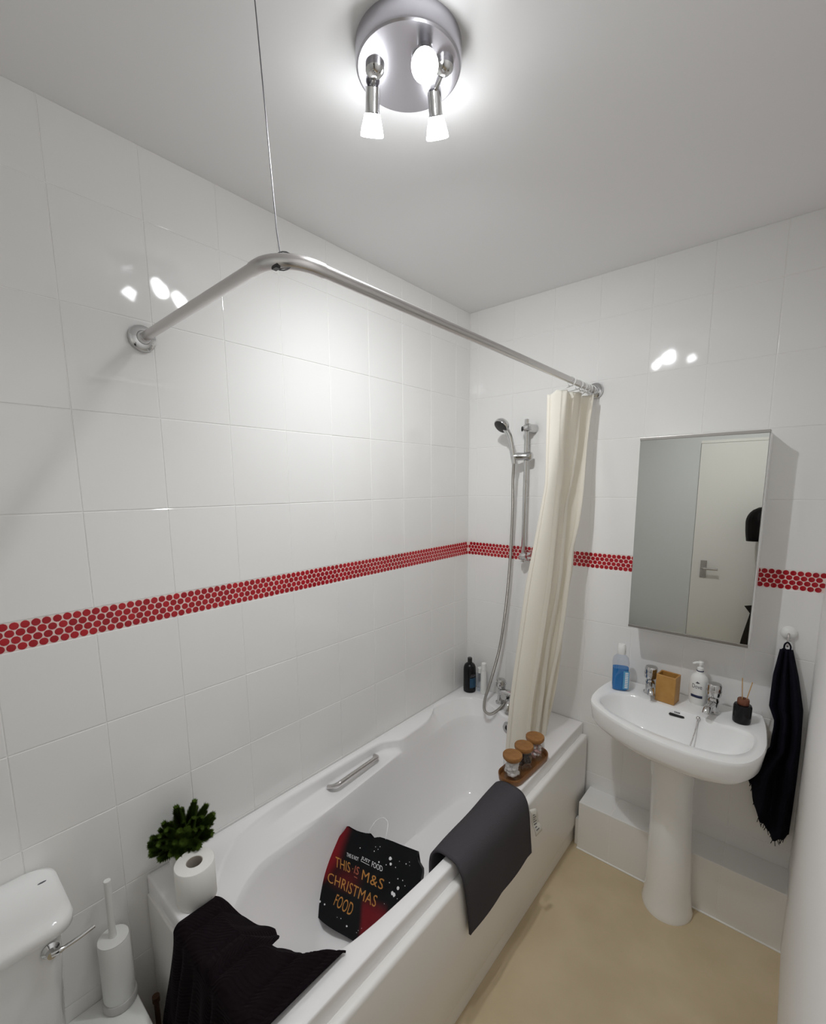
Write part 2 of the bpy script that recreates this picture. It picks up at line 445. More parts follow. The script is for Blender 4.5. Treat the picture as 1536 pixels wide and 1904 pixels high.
def rect_pt(p):
    d = p - cen; t = 1e9
    for ax, lo, hi in ((0, 0.003, BX), (1, BY, -0.003)):
        if d[ax] > 1e-9: t = min(t, (hi-cen[ax])/d[ax])
        if d[ax] < -1e-9: t = min(t, (lo-cen[ax])/d[ax])
    return cen + d*t
R2 = [rect_pt(p) for p in O2]
for cx, cy in ((0.003, BY), (BX, BY), (0.003, -0.003), (BX, -0.003)):   # snap nearest to corners
    k = min(range(NN), key=lambda i: (R2[i]-Vector((cx, cy))).length); R2[k] = Vector((cx, cy))
def inset(P, d, q=None):
    return [p.lerp(cen, d/max(1e-6, (p-cen).length)) for p in P]
def lvl(P, z): return [(p.x, p.y, z) for p in P]
pw = []
for p in O2:       # weight of the hand-grip pocket
    wgt = sstep(-1.42, -1.12, p.y)*(1-sstep(-0.73, -0.66, p.y)) if p.x < 0.12 else 0
    pw.append(wgt)
loops = [lvl(inset(R2, 0.012), ZR-0.060), lvl(R2, ZR-0.060), lvl(R2, ZR-0.052), lvl(R2, ZR-0.007), lvl(inset(R2, 0.002), ZR-0.002), lvl(inset(R2, 0.007), ZR)]
def rim_mid(t): return [(a.lerp(b, t).x, a.lerp(b, t).y, ZR) for a, b in zip(inset(R2, 0.007), O2)]
loops += [rim_mid(0.5), rim_mid(0.96)]
ZQ = 0.478
for rr, dz in ((0.002, 0.002), (0.006, 0.007)):
    loops.append(lvl(inset(O2, rr), ZR-dz))
KV = 22
for k in range(1, KV+1):
    t = k/KV; L = []
    for i in range(NN):
        a = inset([O2[i]], 0.006)[0]; q = Q2[i]
        # plain wall
        pz = lerp(ZR-0.007, ZQ, t); pp = a.lerp(q, t**1.1)
        # pocket: straight down, then out over the shelf, then down
        h = Vector((a.x+0.004, a.y)); shelf = 0.503 - 0.012*sstep(-0.75, -1.3, a.y)
        if t < 0.35: u = t/0.35; qp = a.lerp(h, u); qz = lerp(ZR-0.007, shelf+0.012, u)
        elif t < 0.8:
            u = (t-0.35)/0.45; e = q.copy(); e.x -= 0.004; qp = h.lerp(e, u); qz = shelf + 0.012*(1-u)**3 + 0.001
        else: u = (t-0.8)/0.2; e = q.copy(); e.x -= 0.004; qp = e.lerp(q, u); qz = lerp(shelf, ZQ, u*u*0.6+u*0.4)
        x = pp.lerp(qp, pw[i]); L.append((x.x, x.y, lerp(pz, qz, pw[i])))
    loops.append(L)
ZB = 0.135
for k in range(1, 15):
    t = k/14; L = []
    for i in range(NN):
        ang = t*PI/2
        s = lerp(t, 1-math.cos(ang), 0.35); zz = lerp(ZQ, ZB, lerp(t, math.sin(ang), 0.35))
        p = Q2[i].lerp(B2[i], s); L.append((p.x, p.y, zz))
    loops.append(L)
for t, dz in ((0.08, 0.004), (0.3, 0.008), (0.7, 0.011), (0.98, 0.012)):
    loops.append([(p.lerp(Vector((0.345, -0.75)), t).x, p.lerp(Vector((0.345, -0.75)), t).y, ZB-dz) for p in B2])
bath = thing('bathtub', 'white acrylic bathtub with hand grip along the tiled wall', 'bathtub', (0.34, -0.85, 0))
part('tub', MB().loft(loops, False, True), M['acrylic'], bath, True, 50, world=True)
# side panel with rounded top and a stepped-in foot
prof = [(0.655, 0.0), (0.690, 0.0), (0.690, 0.055), (0.694, 0.075), (0.701, 0.095), (0.702, 0.30), (0.702, 0.488), (0.700, 0.498), (0.694, 0.502), (0.684, 0.502), (0.676, 0.500), (0.655, 0.480)]
lp = [[(x, y, z) for x, z in prof] for y in (BY-0.005, -1.2, -0.7, -0.2, -0.018)]
part('side_panel', MB().loft(lp, True, True), M['panel'], bath, True, 50, world=True)
part('end_panel', MB().box(0.004, 0.662, BY-0.006, BY+0.012, 0.0, 0.494), M['panel'], bath, False, bevel=0.003, world=True)
part('panel_return', MB().box(0.703, LX0-0.001, -0.125, -0.10, 0.0, 0.13), M['panel'], bath, False, world=True)
# grip
g = [(0.060,-1.062,0.513),(0.082,-1.056,0.522),(0.097,-1.040,0.531),(0.099,-1.010,0.534),(0.092,-0.85,0.534),(0.090,-0.822,0.531),(0.074,-0.806,0.522),(0.054,-0.802,0.515)]
part('grip', MB().tube(catmull(g, 5), 0.0085, 12), M['satin'], bath, world=True)
ov = part('overflow', MB().lathe([(0.034, 0), (0.034, 0.004), (0.030, 0.008), (0.020, 0.008), (0.018, 0.003)], 28, aim((0.05, -1, 0.12), (0.385, -0.196, 0.500)), True, True), M['chrome'], bath, world=True)
part('overflow_hole', MB().lathe([(0.018, 0.0), (0.018, 0.0055)], 20, aim((0.05, -1, 0.12), (0.385, -0.1965, 0.500))), M['darkchrome'], ov, world=True)
pl = part('waste', MB().lathe([(0.032, 0), (0.032, 0.003), (0.026, 0.005)], 24, Matrix.Translation((0.36, -0.45, ZB-0.010))), M['chrome'], bath, world=True)

# ------------------------------------------------------------------ bath mixer, riser rail, hand shower
mx = thing('bath_mixer_tap', 'chrome bath shower mixer standing on the tap end of the bath', 'tap', (0.34, -0.085, ZR))
m = MB()
for px in (-0.068, 0.11):
    m.lathe([(0.026, 0.0), (0.026, 0.006), (0.019, 0.010), (0.018, 0.05), (0.018, 0.082)], 24, Matrix.Translation((px, 0, 0)))
m.tube([(-0.068, 0, 0.062), (0.11, 0, 0.062)], 0.021, 20)
part('body', m, M['chrome'], mx)
for px in (-0.068, 0.11):
    hd = part('handle', MB().lathe([(0.014, 0.080), (0.023, 0.086), (0.025, 0.094), (0.024, 0.122), (0.020, 0.130)], 24, Matrix.Translation((px, 0, 0))), M['chrome'], mx)
    part('handle_bar', MB().tube([(px-0.028, -0.006, 0.112), (px+0.028, 0.004, 0.112)], 0.0055, 10), M['chrome'], hd)
part('spout', MB().tube(catmull([(0.02, -0.01, 0.060), (0.02, -0.05, 0.058), (0.02, -0.085, 0.045), (0.02, -0.095, 0.022)], 5), [0.018]*6+[0.016]*10, 18), M['chrome'], mx)
part('diverter', MB().lathe([(0.011, 0), (0.011, 0.02), (0.015, 0.026), (0.015, 0.040)], 18, aim((0, -1, 0.25), (-0.022, -0.018, 0.058))), M['chrome'], mx)
part('hose_outlet', MB().lathe([(0.012, 0), (0.012, 0.026), (0.010, 0.034)], 18, aim((-0.25, -0.25, -1), (-0.012, -0.020, 0.045))), M['chrome'], mx)

rr = thing('shower_riser_rail', 'chrome vertical riser rail screwed to the tiles above the bath', 'shower rail', (0.362, -0.058, 1.33))
part('rail', MB().tube([(0, 0, -0.02), (0, 0, 0.662)], 0.010, 16), M['chrome'], rr)
def bracket(zc):
    b = MB().tube([(0.012, 0.058, zc), (0.010, 0.02, zc), (0, -0.002, zc)], [0.021, 0.019, 0.018], 18)
    b.tube([(-0.014, -0.004, zc-0.004), (0.0, -0.004, zc), (0.020, -0.002, zc+0.003)], [0.013, 0.019, 0.017], 16)
    return b
bt = part('bracket', bracket(0.622), M['chrome'], rr)
part('bracket_cap', MB().lathe([(0.012, 0), (0.012, 0.004), (0.008, 0.006)], 16, aim((-0.8, -0.6, 0), (-0.016, -0.009, 0.618))), M['darkchrome'], bt)
part('bracket', bracket(0.008), M['chrome'], rr)
part('slider', MB().tube([(-0.056, -0.042, 0.490), (-0.030, -0.03, 0.490), (0.0, -0.006, 0.490), (0.022, 0.000, 0.490), (0.032, 0.002, 0.490)], [0.014, 0.019, 0.019, 0.022, 0.017], 18), M['chrome'], rr)

hs = thing('hand_shower', 'chrome hand shower with black face and long hose held on riser rail', 'shower head', (0.318, -0.100, 1.82))
hp = catmull([(0.004, 0.002, -0.035), (-0.004, -0.002, 0.02), (-0.014, -0.008, 0.08), (-0.030, -0.016, 0.122), (-0.044, -0.022, 0.140)], 6)
part('handle', MB().tube(hp, [lerp(0.0105, 0.0145, min(1, i/18)) for i in range(len(hp))], 16), M['chrome'], hs)
hd = part('head', MB().lathe([(0.012, 0.034), (0.030, 0.028), (0.037, 0.016), (0.038, 0.004), (0.036, 0.0)], 28, aim((0.24, 0.62, 0.62), (-0.052, -0.035, 0.138))), M['chrome'], hs)
part('spray_face', MB().lathe([(0.0005, -0.004), (0.026, -0.003), (0.034, -0.001), (0.034, 0.002)], 28, aim((0.24, 0.62, 0.62), (-0.052, -0.035, 0.138))), M['darkchrome'], hd)
hose = [(0.321,-0.099,1.79),(0.315,-0.092,1.70),(0.303,-0.066,1.55),(0.294,-0.058,1.36),(0.284,-0.058,1.18),(0.268,-0.060,1.00),(0.247,-0.062,0.845),(0.228,-0.082,0.73),(0.218,-0.115,0.64),(0.218,-0.155,0.580),(0.237,-0.188,0.540),(0.273,-0.192,0.533),(0.303,-0.165,0.556),(0.320,-0.118,0.584)]
part('hose', MB().tube(catmull(hose, 8), 0.0072, 12), M['hose'], hs, world=True)

# ------------------------------------------------------------------ curtain rail and curtain
RX0, RY0, RZ0 = 0.655, -1.575, 2.088
cr = thing('shower_curtain_rail', 'L-shaped chrome curtain rail hung by a wire over the bath', 'curtain rail', (RX0, RY0, RZ0))
part('rail', MB().tube([(0.008, RY0, RZ0-0.008), (0.30, RY0, RZ0-0.003), (RX0-0.085, RY0, RZ0)], 0.0118, 18)
     .tube([(RX0, RY0+0.085, RZ0), (RX0, -0.7, RZ0), (RX0, -0.006, RZ0)], 0.0118, 18), M['satin'], cr, world=True)
el = [(RX0-0.09, RY0, RZ0)] + [(RX0-0.075+0.075*math.sin(a), RY0+0.075-0.075*math.cos(a), RZ0) for a in [PI/2*k/10 for k in range(11)]] + [(RX0, RY0+0.09, RZ0)]
elb = part('elbow', MB().tube(el, 0.0133, 18), M['satin'], cr, world=True)
part('clamp_slot', MB().box(RX0-0.036, RX0-0.022, RY0+0.003, RY0+0.012, RZ0-0.0155, RZ0-0.010), M['darkchrome'], elb, False, world=True)
for loc, d in (((0.0003, RY0, RZ0-0.008), (1, 0, 0)), ((RX0, -0.0003, RZ0), (0, -1, 0))):
    part('flange', MB().lathe([(0.033, 0), (0.034, 0.006), (0.032, 0.013), (0.026, 0.017), (0.018, 0.019), (0.016, 0.026), (0.014, 0.030)], 30, aim(d, loc)), M['chrome'], cr, world=True)
wr = [(0.632, -1.556, RZ0-0.013), (0.627, -1.559, RZ0+0.02), (0.624, -1.561, RZ0+0.05), (0.607, -1.575, 2.558)]
part('hanging_wire', MB().tube(wr, 0.0010, 6).tube([(wr[0][0]+0.016*math.cos(a), wr[0][1]+0.010*math.cos(a), RZ0+0.0155*math.sin(a)) for a in [2*PI*k/16 for k in range(17)]], 0.0012, 6), M['wire'], cr, world=True)

def curtain_pt(u, v):
    """u across the gathered cloth (0 = room/leading hem), v 0 top .. 1 bottom"""
    z = lerp(2.060 - 0.018*sstep(0.22, 0.0, u), 0.415, v)
    zs = [0.415, 0.50, 0.72, 1.25, 1.69, 2.06]
    P0 = Vector((interp(zs, [0.432, 0.436, 0.449, 0.502, 0.574, 0.573], z), -0.31 - 0.010*math.sin(3*z)))
    P1 = Vector((interp(zs, [0.506, 0.512, 0.527, 0.587, 0.615, 0.622], z), -0.288))
    P2 = Vector((interp(zs, [0.562, 0.580, 0.610, 0.644, 0.6535, 0.660], z), interp(zs, [-0.205, -0.21, -0.22, -0.17, -0.10, -0.03], z)))
    d1 = (P1-P0).normalized(); d2 = P2-P1; n2 = Vector((d2.y, -d2.x)).normalized()
    C_ = 0.24
    if u < C_:
        t = u/C_; p = P0.lerp(P1, t); p.y -= 0.012*math.sin(PI*t)*(0.4+0.6*v) ; q = p
    else:
        t = (u-C_)/(1-C_)
        ph = 2*PI*2.9*t + 0.7*math.sin(1.7*z)*t
        amp = lerp(0.026, 0.030, v)*sstep(0.0, 0.10, t)*(1-0.35*sstep(0.85, 1, t))*(0.8+0.3*math.sin(2.1*z+6*t))
        sh = math.sin(ph + 0.45*math.sin(ph))
        p = P1 + d2*t + n2*(amp*sh) + d2.normalized()*0.012*math.sin(2*ph)*sstep(0.05, .25, t)
        p.x += 0.007*math.exp(-((z-1.60+0.5*(t-0.4))/0.07)**2)*math.sin(9*t+z*8) - 0.004*math.sin(11*z+8*t)*sstep(0.1, 0.4, t)
    return Vector((p.x, p.y, z - 0.006*math.sin(PI*((u*6.0) % 1.0))*(1-v)**8))
cu = thing('shower_curtain', 'cream shower curtain bunched at the basin end, tucked into the bath', 'shower curtain', (0.60, -0.2, 2.0))
part('cloth', MB().grid(curtain_pt, 150, 110), M['curtain'], cu, True, 180, world=True, solid=0.0014)
part('hem', MB().grid(lambda a, b: curtain_pt(a*0.06, b) + Vector((0.0002, -0.0022, 0)), 5, 90), M['curtain'], cu, True, 180, world=True, solid=0.0012)
for k in range(6):
    y = [-0.275, -0.20, -0.155, -0.12, -0.085, -0.05][k]
    ring = [(RX0+0.017*math.cos(a), y+0.004*math.sin(a*2+k), RZ0-0.003+0.0185*math.sin(a)) for a in [2*PI*i/20 for i in range(21)]]
    pt = curtain_pt([0.03, 0.25, 0.45, 0.62, 0.8, 0.96][k], 0.004)
    rg = part('ring', MB().tube(ring, 0.0018, 8).tube([(RX0, y, RZ0-0.021), ((RX0+pt.x)/2, (y+pt.y)/2, RZ0-0.034), pt], 0.0017, 6), M['white'], cu, world=True)

# ------------------------------------------------------------------ ceiling light
CLX, CLY = 0.692, -1.277
cl = thing('ceiling_spotlight', 'round chrome ceiling light with three lit swivel spots', 'ceiling light', (CLX, CLY, RH))
part('base_plate', MB().lathe([(0.107, 0.0), (0.107, -0.033), (0.1055, -0.037), (0.102, -0.0395), (0.06, -0.0405), (0.0005, -0.041)], 56, None, True, False), mat('plate_chrome', (0.52, 0.51, 0.55), 0.27, 1.0), cl, True, 28)
spots = [((0.648, -1.330), (0.586, -1.279, 2.450)), ((0.756, -1.243), (0.680, -1.165, 2.462)), ((0.728, -1.282), (0.777, -1.330, 2.453))]
aims = [(-0.42, 0.36, -0.83), (-0.26, 0.50, -0.83), (0.36, -0.46, -0.81)]
for ((bx, by), f), d in zip(spots, aims):
    base = Vector((bx, by, RH-0.041)); face = Vector(f)
    d = Vector(d).normalized()
    sp = part('spot_head', MB().lathe([(0.010, -0.078), (0.0145, -0.076), (0.0150, -0.060), (0.0150, -0.040), (0.0165, -0.036)], 20, aim(d, face)), M['chrome'], cl, world=True)
    part('arm', MB().tube([base, base+Vector((0, 0, -0.010)), base.lerp(face-d*0.074, 0.25)+Vector((0, 0, -0.006)), face-d*0.074], [0.0085, 0.0065, 0.005, 0.005], 12)
         .ball(face-d*0.078, 0.0075, 12, 8), M['chrome'], cl, world=True)
    part('arm_base', MB().lathe([(0.019, 0.004), (0.019, -0.006), (0.014, -0.012), (0.006, -0.016)], 20, Matrix.Translation(base)), M['chrome'], cl, world=True)
    bulb = part('bulb', MB().lathe([(0.0155, -0.038), (0.0185, -0.028), (0.0230, -0.012), (0.0250, -0.002), (0.0245, 0.001), (0.019, 0.0025), (0.0005, 0.003)], 20, aim(d, face), True, False), M['bulb'], sp, world=True)
    ld = bpy.data.lights.new('spot_beam', 'SPOT'); ld.energy = SPOT_W[len([c for c in cl.children if c.name.startswith('spot_head')])-1]; ld.color = LAMP_COL
    ld.spot_size = math.radians(155); ld.spot_blend = 1.0; ld.shadow_soft_size = 0.022
    lo = bpy.data.objects.new('spot_beam', ld); COL.objects.link(lo); lo.parent = cl
    lo.matrix_local = Matrix.Translation(-Vector(cl.location)) @ aim(-d, face + d*0.012)

# ------------------------------------------------------------------ basin
BC = (1.083, 0.0)
def basin_outline(z, grow=0.0, back=0.0):
    # half-moon: flat at the wall, curved front
    pts = [(0.818,-0.004),(0.800,-0.070),(0.790,-0.135),(0.786,-0.210),(0.792,-0.275),(0.812,-0.318),(0.862,-0.362),(0.93,-0.405),(1.01,-0.438),(1.09,-0.456),
           (1.17,-0.464),(1.24,-0.458),(1.295,-0.438),(1.330,-0.398),(1.354,-0.335),(1.364,-0.26),(1.362,-0.185),(1.356,-0.11),(1.348,-0.05),(1.338,-0.004)]
    return pts
def basin_loops():
    out = [Vector((x, y)) for x, y in basin_outline(0)]
    sm = [Vector((p.x, p.y)) for p in catmull([(x, y, 0) for x, y in out], 5)]
    back = [Vector((lerp(1.338, 0.818, k/12), -0.004)) for k in range(1, 12)]
    return sm + back
BO = basin_loops(); NB = len(BO)
bcen = Vector((1.085, -0.27))
inner_c = [(0.868,-0.150),(0.835,-0.205),(0.826,-0.262),(0.845,-0.300),(0.895,-0.338),(0.96,-0.368),(1.03,-0.390),(1.10,-0.402),(1.17,-0.406),(1.235,-0.398),(1.285,-0.372),(1.315,-0.325),(1.328,-0.265),(1.322,-0.205),
           (1.285,-0.178),(1.23,-0.176),(1.19,-0.166),(1.14,-0.158),(1.085,-0.154),(1.03,-0.148),(0.97,-0.140),(0.92,-0.138)]
IC = [Vector((p.x, p.y)) for p in catmull([(x, y, 0) for x, y in inner_c], 8, True)]
def ray_hit(poly, c, d):
    best = None; n = len(poly)
    for i in range(n):
        a, b = poly[i], poly[(i+1) % n]; e = b-a
        den = d.x*e.y - d.y*e.x
        if abs(den) < 1e-12: continue
        t = ((a.x-c.x)*e.y - (a.y-c.y)*e.x)/den; s = ((a.x-c.x)*d.y - (a.y-c.y)*d.x)/den
        if t > 0 and -1e-6 <= s <= 1+1e-6 and (best is None or t > best): best = t
    return c + d*best
bc2 = Vector((1.08, -0.27))
NA = 96
angs = [2*PI*i/NA for i in range(NA)]
OUT = [ray_hit(BO, bc2, Vector((math.cos(a), math.sin(a)))) for a in angs]
INN = [ray_hit(IC, bc2, Vector((math.cos(a), math.sin(a)))) for a in angs]
ZB0 = 0.820
def mixl(P, Q, t): return [a.lerp(b, t) for a, b in zip(P, Q)]
def shrink(P, k, c=bc2, ky=None): return [Vector((c.x+(p.x-c.x)*k, c.y+(p.y-c.y)*(ky or k))) for p in P]
def clampw(P): return [Vector((p.x, min(p.y, -0.004))) for p in P]
uc = Vector((1.085, -0.20))
bl = []
bl.append(lvl(clampw(shrink(OUT, 0.30, uc)), 0.640))
bl.append(lvl(clampw(shrink(OUT, 0.45, uc)), 0.662))
bl.append(lvl(clampw(shrink(OUT, 0.66, uc)), 0.690))
bl.append(lvl(clampw(shrink(OUT, 0.84, uc)), 0.716))
bl.append(lvl(clampw(shrink(OUT, 0.935, uc)), 0.736))
bl.append(lvl(clampw(shrink(OUT, 0.972, uc)), 0.752))
bl.append(lvl(clampw(shrink(OUT, 0.988, uc)), 0.785))
bl.append(lvl(clampw(OUT), 0.808))
bl.append(lvl(clampw(shrink(OUT, 0.998)), 0.815))
bl.append(lvl(clampw(shrink(OUT, 0.990)), ZB0))
bl.append(lvl(mixl(clampw(shrink(OUT, 0.985)), INN, 0.45), ZB0+0.0005))
bl.append(lvl(mixl(clampw(shrink(OUT, 0.985)), INN, 0.90), ZB0-0.001))
bl.append(lvl(INN, ZB0-0.004))
for k, dz in ((0.975, 0.012), (0.95, 0.028), (0.90, 0.055), (0.82, 0.085), (0.68, 0.112), (0.48, 0.130), (0.25, 0.139), (0.07, 0.141)):
    bl.append(lvl(shrink(INN, k, Vector((1.085, -0.25))), ZB0-0.004-dz))
bs = thing('wash_basin', 'white ceramic pedestal wash basin under the mirror cabinet', 'wash basin', (1.085, -0.2, 0))
part('bowl', MB().loft(bl, True, True), M['ceramic'], bs, True, 60, world=True)
pp = []
for z, rx, ry, cy in ((0.0, 0.090, 0.102, -0.190), (0.012, 0.091, 0.103, -0.190), (0.03, 0.086, 0.098, -0.190), (0.10, 0.079, 0.092, -0.190), (0.35, 0.074, 0.088, -0.190), (0.55, 0.073, 0.088, -0.19), (0.64, 0.080, 0.096, -0.20), (0.69, 0.094, 0.115, -0.21)):
    pp.append([(interp([0, .4, .7], [1.108, 1.097, 1.086], z)+rx*math.cos(a), cy+ry*math.sin(a)*(1 if math.sin(a) < 0 else 0.42), z) for a in [2*PI*i/40 for i in range(40)]])
part('pedestal', MB().loft(pp, True, True), M['ceramic'], bs, True, 60, world=True)
def basin_wall(x, dz):      # a point on the back slope of the bowl
    k = interp([0.0, 0.012, 0.028, 0.055, 0.085], [1.0, 0.975, 0.95, 0.90, 0.82], dz)
    a = ray_hit(IC, bc2, (Vector((x, -0.15))-bc2).normalized()); c = Vector((1.085, -0.25))
    return Vector((x, c.y+(a.y-c.y)*k, ZB0-0.004-dz))
p0 = basin_wall(1.083, 0.024)
part('overflow_slot', MB().loft([[(1.083+x, p0.y-0.0022-t, p0.z+zz) for x, zz in [(-0.024,-0.005),(0.024,-0.005),(0.0275,0),(0.024,0.005),(-0.024,0.005),(-0.0275,0)]] for t in (-0.006, 0.0)], True, True), M['darkchrome'], bs, False, world=True)
p1 = basin_wall(1.083, 0.011)
m = MB()
for k in range(4): m.add([(1.074+0.0052*k+a, p1.y-0.0025, p1.z+c) for a, c in ((0, -0.0022), (0.0038, -0.0022), (0.0038, 0.0022), (0, 0.0022))], [(0, 1, 2, 3)])
part('maker_mark', m, M['greyprint'], bs, False, world=True)
c0 = basin_wall(1.155, 0.012)
ch = [(1.155, c0.y-0.003, c0.z), (1.153, c0.y-0.010, c0.z-0.02), (1.148, c0.y-0.035, c0.z-0.06), (1.142, c0.y-0.065, c0.z-0.09), (1.13, c0.y-0.09, c0.z-0.105), (1.10, c0.y-0.10, c0.z-0.112)]
cc = catmull(ch, 10); m = MB().ball((1.155, c0.y-0.003, c0.z+0.004), 0.0075, 12, 8)
for k, p in enumerate(cc): m.ball(p, 0.0028, 8, 6)
part('plug_chain', m, M['satin'], bs, world=True)

def pillar_tap(name, label, loc, rz):
    t = thing(name, label, 'tap', loc, rz)
    part('body', MB().lathe([(0.025, 0), (0.025, 0.005), (0.019, 0.009), (0.018, 0.035), (0.020, 0.048), (0.016, 0.058)], 26), M['chrome'], t)
    part('spout', MB().tube(catmull([(0, -0.008, 0.038), (0, -0.04, 0.042), (0, -0.078, 0.040), (0, -0.092, 0.026)], 5), [0.014]*6+[0.012]*10, 16), M['chrome'], t)
    h = part('handle', MB().lathe([(0.012, 0.056), (0.020, 0.062), (0.0245, 0.070), (0.0245, 0.108), (0.021, 0.114), (0.008, 0.117)], 26), M['chrome'], t)
    part('index_ring', MB().lathe([(0.0247, 0.082), (0.0253, 0.084), (0.0253, 0.088), (0.0247, 0.090)], 26, None, False, False), M['satin'], h)
    return t
pillar_tap('basin_tap', 'chrome basin tap between the mouthwash and the bamboo tumbler', (0.966, -0.072, ZB0), 0.25)
pillar_tap('basin_tap', 'chrome basin tap in front of the white soap pump bottle', (1.190, -0.098, ZB0), -0.12)

# ------------------------------------------------------------------ things on the basin
mw = thing('mouthwash_bottle', 'clear mouthwash bottle half full of blue liquid with white cap', 'bottle', (0.858, -0.118, ZB0), 0.35)
def sq(z, a, b, r=0.35, n=32):
    L = []
    for i in range(n):
        t = 2*PI*i/n; c, s = math.cos(t), math.sin(t); e = 0.55
        L.append((a*abs(c)**e*(1 if c > 0 else -1), b*abs(s)**e*(1 if s > 0 else -1), z))
    return L
part('bottle', MB().loft([sq(0.0005, .024, .018), sq(0.003, .030, .0215), sq(0.02, .0315, .0225), (sq(0.125, .0325, .0235)), sq(0.140, .029, .021), sq(0.150, .020, .016), sq(0.156, .0135, .0135), sq(0.172, .0130, .0130)], True, True), M['pet'], mw)
part('liquid', MB().loft([sq(0.003, .028, .020), sq(0.02, .0300, .0212), sq(0.098, .0308, .0218)], True, True), M['blue'], mw)
part('cap', MB().lathe([(0.0165, 0.158), (0.0175, 0.160), (0.0165, 0.192), (0.0155, 0.194), (0.014, 0.200), (0.0005, 0.201)], 24), M['white'], mw)
lb = part('label', MB().box(0.010, 0.0325, -0.0237, -0.0231, 0.012, 0.090), M['bluelabel'], mw, False)
m = MB()
for k in range(9): m.add([(0.029-x, -0.0240, 0.017+0.0078*k+z) for x, z in ((0, 0), (0.012, 0), (0.012, 0.0048), (0, 0.0048))], [(0, 1, 2, 3)])
part('label_print', m, M['whiteprint'], lb, False)

bt = thing('bamboo_tumbler', 'square bamboo tumbler on the basin between the two taps', 'tumbler', (1.036, -0.106, ZB0), -0.12)
a, b_, h = 0.036, 0.030, 0.112
def rs(a, b, z): return [(-a, -b, z), (a, -b, z), (a, b, z), (-a, b, z)]
part('cup', MB().loft([rs(a, b_, 0), rs(a, b_, h), rs(a-.006, b_-.006, h), rs(a-.006, b_-.006, 0.012)], True, True), M['bamboo'], bt, False, bevel=0.0025)

so = thing('soap_dispenser', 'white soap pump bottle behind the right basin tap', 'soap dispenser', (1.135, -0.058, ZB0), -0.15)
def ov_(z, a, b, n=32): return [(a*math.cos(2*PI*i/n), b*math.sin(2*PI*i/n), z) for i in range(n)]
part('bottle', MB().loft([ov_(0, .026, .018), ov_(0.003, .029, .020), ov_(0.02, .0325, .022), ov_(0.06, .0355, .024), ov_(0.095, .034, .023), ov_(0.115, .028, .020), ov_(0.125, .018, .0155), ov_(0.130, .0135, .0135), ov_(0.136, .0130, .0130)], True, True), M['white'], so)
part('collar', MB().lathe([(0.0128, 0.136), (0.0128, 0.139), (0.008, 0.140)], 20), M['navyprint'], so)
pu = part('pump', MB().lathe([(0.0115, 0.140), (0.0115, 0.150), (0.005, 0.153), (0.005, 0.163), (0.010, 0.164), (0.0105, 0.173), (0.007, 0.176)], 20), M['white'], so)
part('nozzle', MB().tube([(0, 0, 0.170), (-0.012, -0.012, 0.171), (-0.021, -0.021, 0.167)], [0.0065, 0.005, 0.004], 12), M['white'], pu)
def on_soap(x, z, o=0.0006):
    A_ = interp([0, .02, .06, .095, .115], [.029, .0325, .0355, .034, .028], z); B_ = interp([0, .02, .06, .095, .115], [.020, .022, .024, .023, .020], z)
    return (x, -B_*math.sqrt(max(0, 1-(x/A_)**2))-o, z)
vs, fs = text_mesh('Dove')
m = MB().add([on_soap(-0.017+0.034*u, 0.070+0.017*v) for u, v in vs], fs)
m.add([on_soap(x, z) for x, z in [(-0.006, 0.092), (0.002, 0.0905), (0.010, 0.093), (0.005, 0.096), (0.0, 0.099), (-0.003, 0.095)]], [(0, 1, 2, 3, 4, 5)])
part('lettering', m, M['greyprint'], so, False)
part('label_band', MB().grid(lambda u, v: Vector(on_soap(lerp(-0.020, 0.020, u), lerp(0.032, 0.043, v), 0.0005)), 10, 3), M['navyprint'], so, solid=0.0004)

df = thing('reed_diffuser', 'black glass reed diffuser at right end of the basin', 'diffuser', (1.282, -0.118, ZB0))
part('bottle', MB().lathe([(0.026, 0), (0.0275, 0.002), (0.0285, 0.010), (0.0285, 0.062), (0.026, 0.068), (0.019, 0.070)], 30), M['black'], df)
part('collar', MB().lathe([(0.0175, 0.069), (0.0185, 0.071), (0.0185, 0.087), (0.017, 0.090), (0.006, 0.090), (0.006, 0.080)], 26), M['collar'], df)
for dx, dy, ln in ((-0.010, 0.006, 0.165), (0.020, 0.010, 0.155)):
    part('reed', MB().tube([(dx*0.2, dy*0.2, 0.06), (dx, dy, ln)], 0.0016, 8), M['reed'], df)

# ------------------------------------------------------------------ mirror cabinet
mc = thing('mirror_cabinet', 'tall mirrored bathroom cabinet on the tiles above the basin', 'cabinet', (1.08, -0.06, 1.10))
MX0, MX1, MZ0, MZ1, MY = 0.880, 1.2785, 1.106, 1.863, -0.130
part('body', MB().box(MX0, MX1+0.003, MY+0.018, -0.0005, MZ0+0.004, MZ1-0.004), M['whiteboard'], mc, False, bevel=0.001, world=True)
md = part('door', MB().box(MX0, MX1+0.003, MY+0.0045, MY+0.017, MZ0, MZ1), M['whiteboard'], mc, False, world=True)
part('mirror_pane', MB().box(MX0+0.001, MX1-0.001, MY, MY+0.004, MZ0+0.010, MZ1-0.010), M['mirror'], md, False, world=True)
part('edge_trim', MB().box(MX0, MX1+0.001, MY-0.003, MY+0.0044, MZ1-0.0098, MZ1+0.001), M['alu'], md, False, bevel=0.001, world=True)
part('edge_trim', MB().box(MX0, MX1+0.001, MY-0.003, MY+0.0044, MZ0-0.001, MZ0+0.0098), M['alu'], md, False, bevel=0.001, world=True)

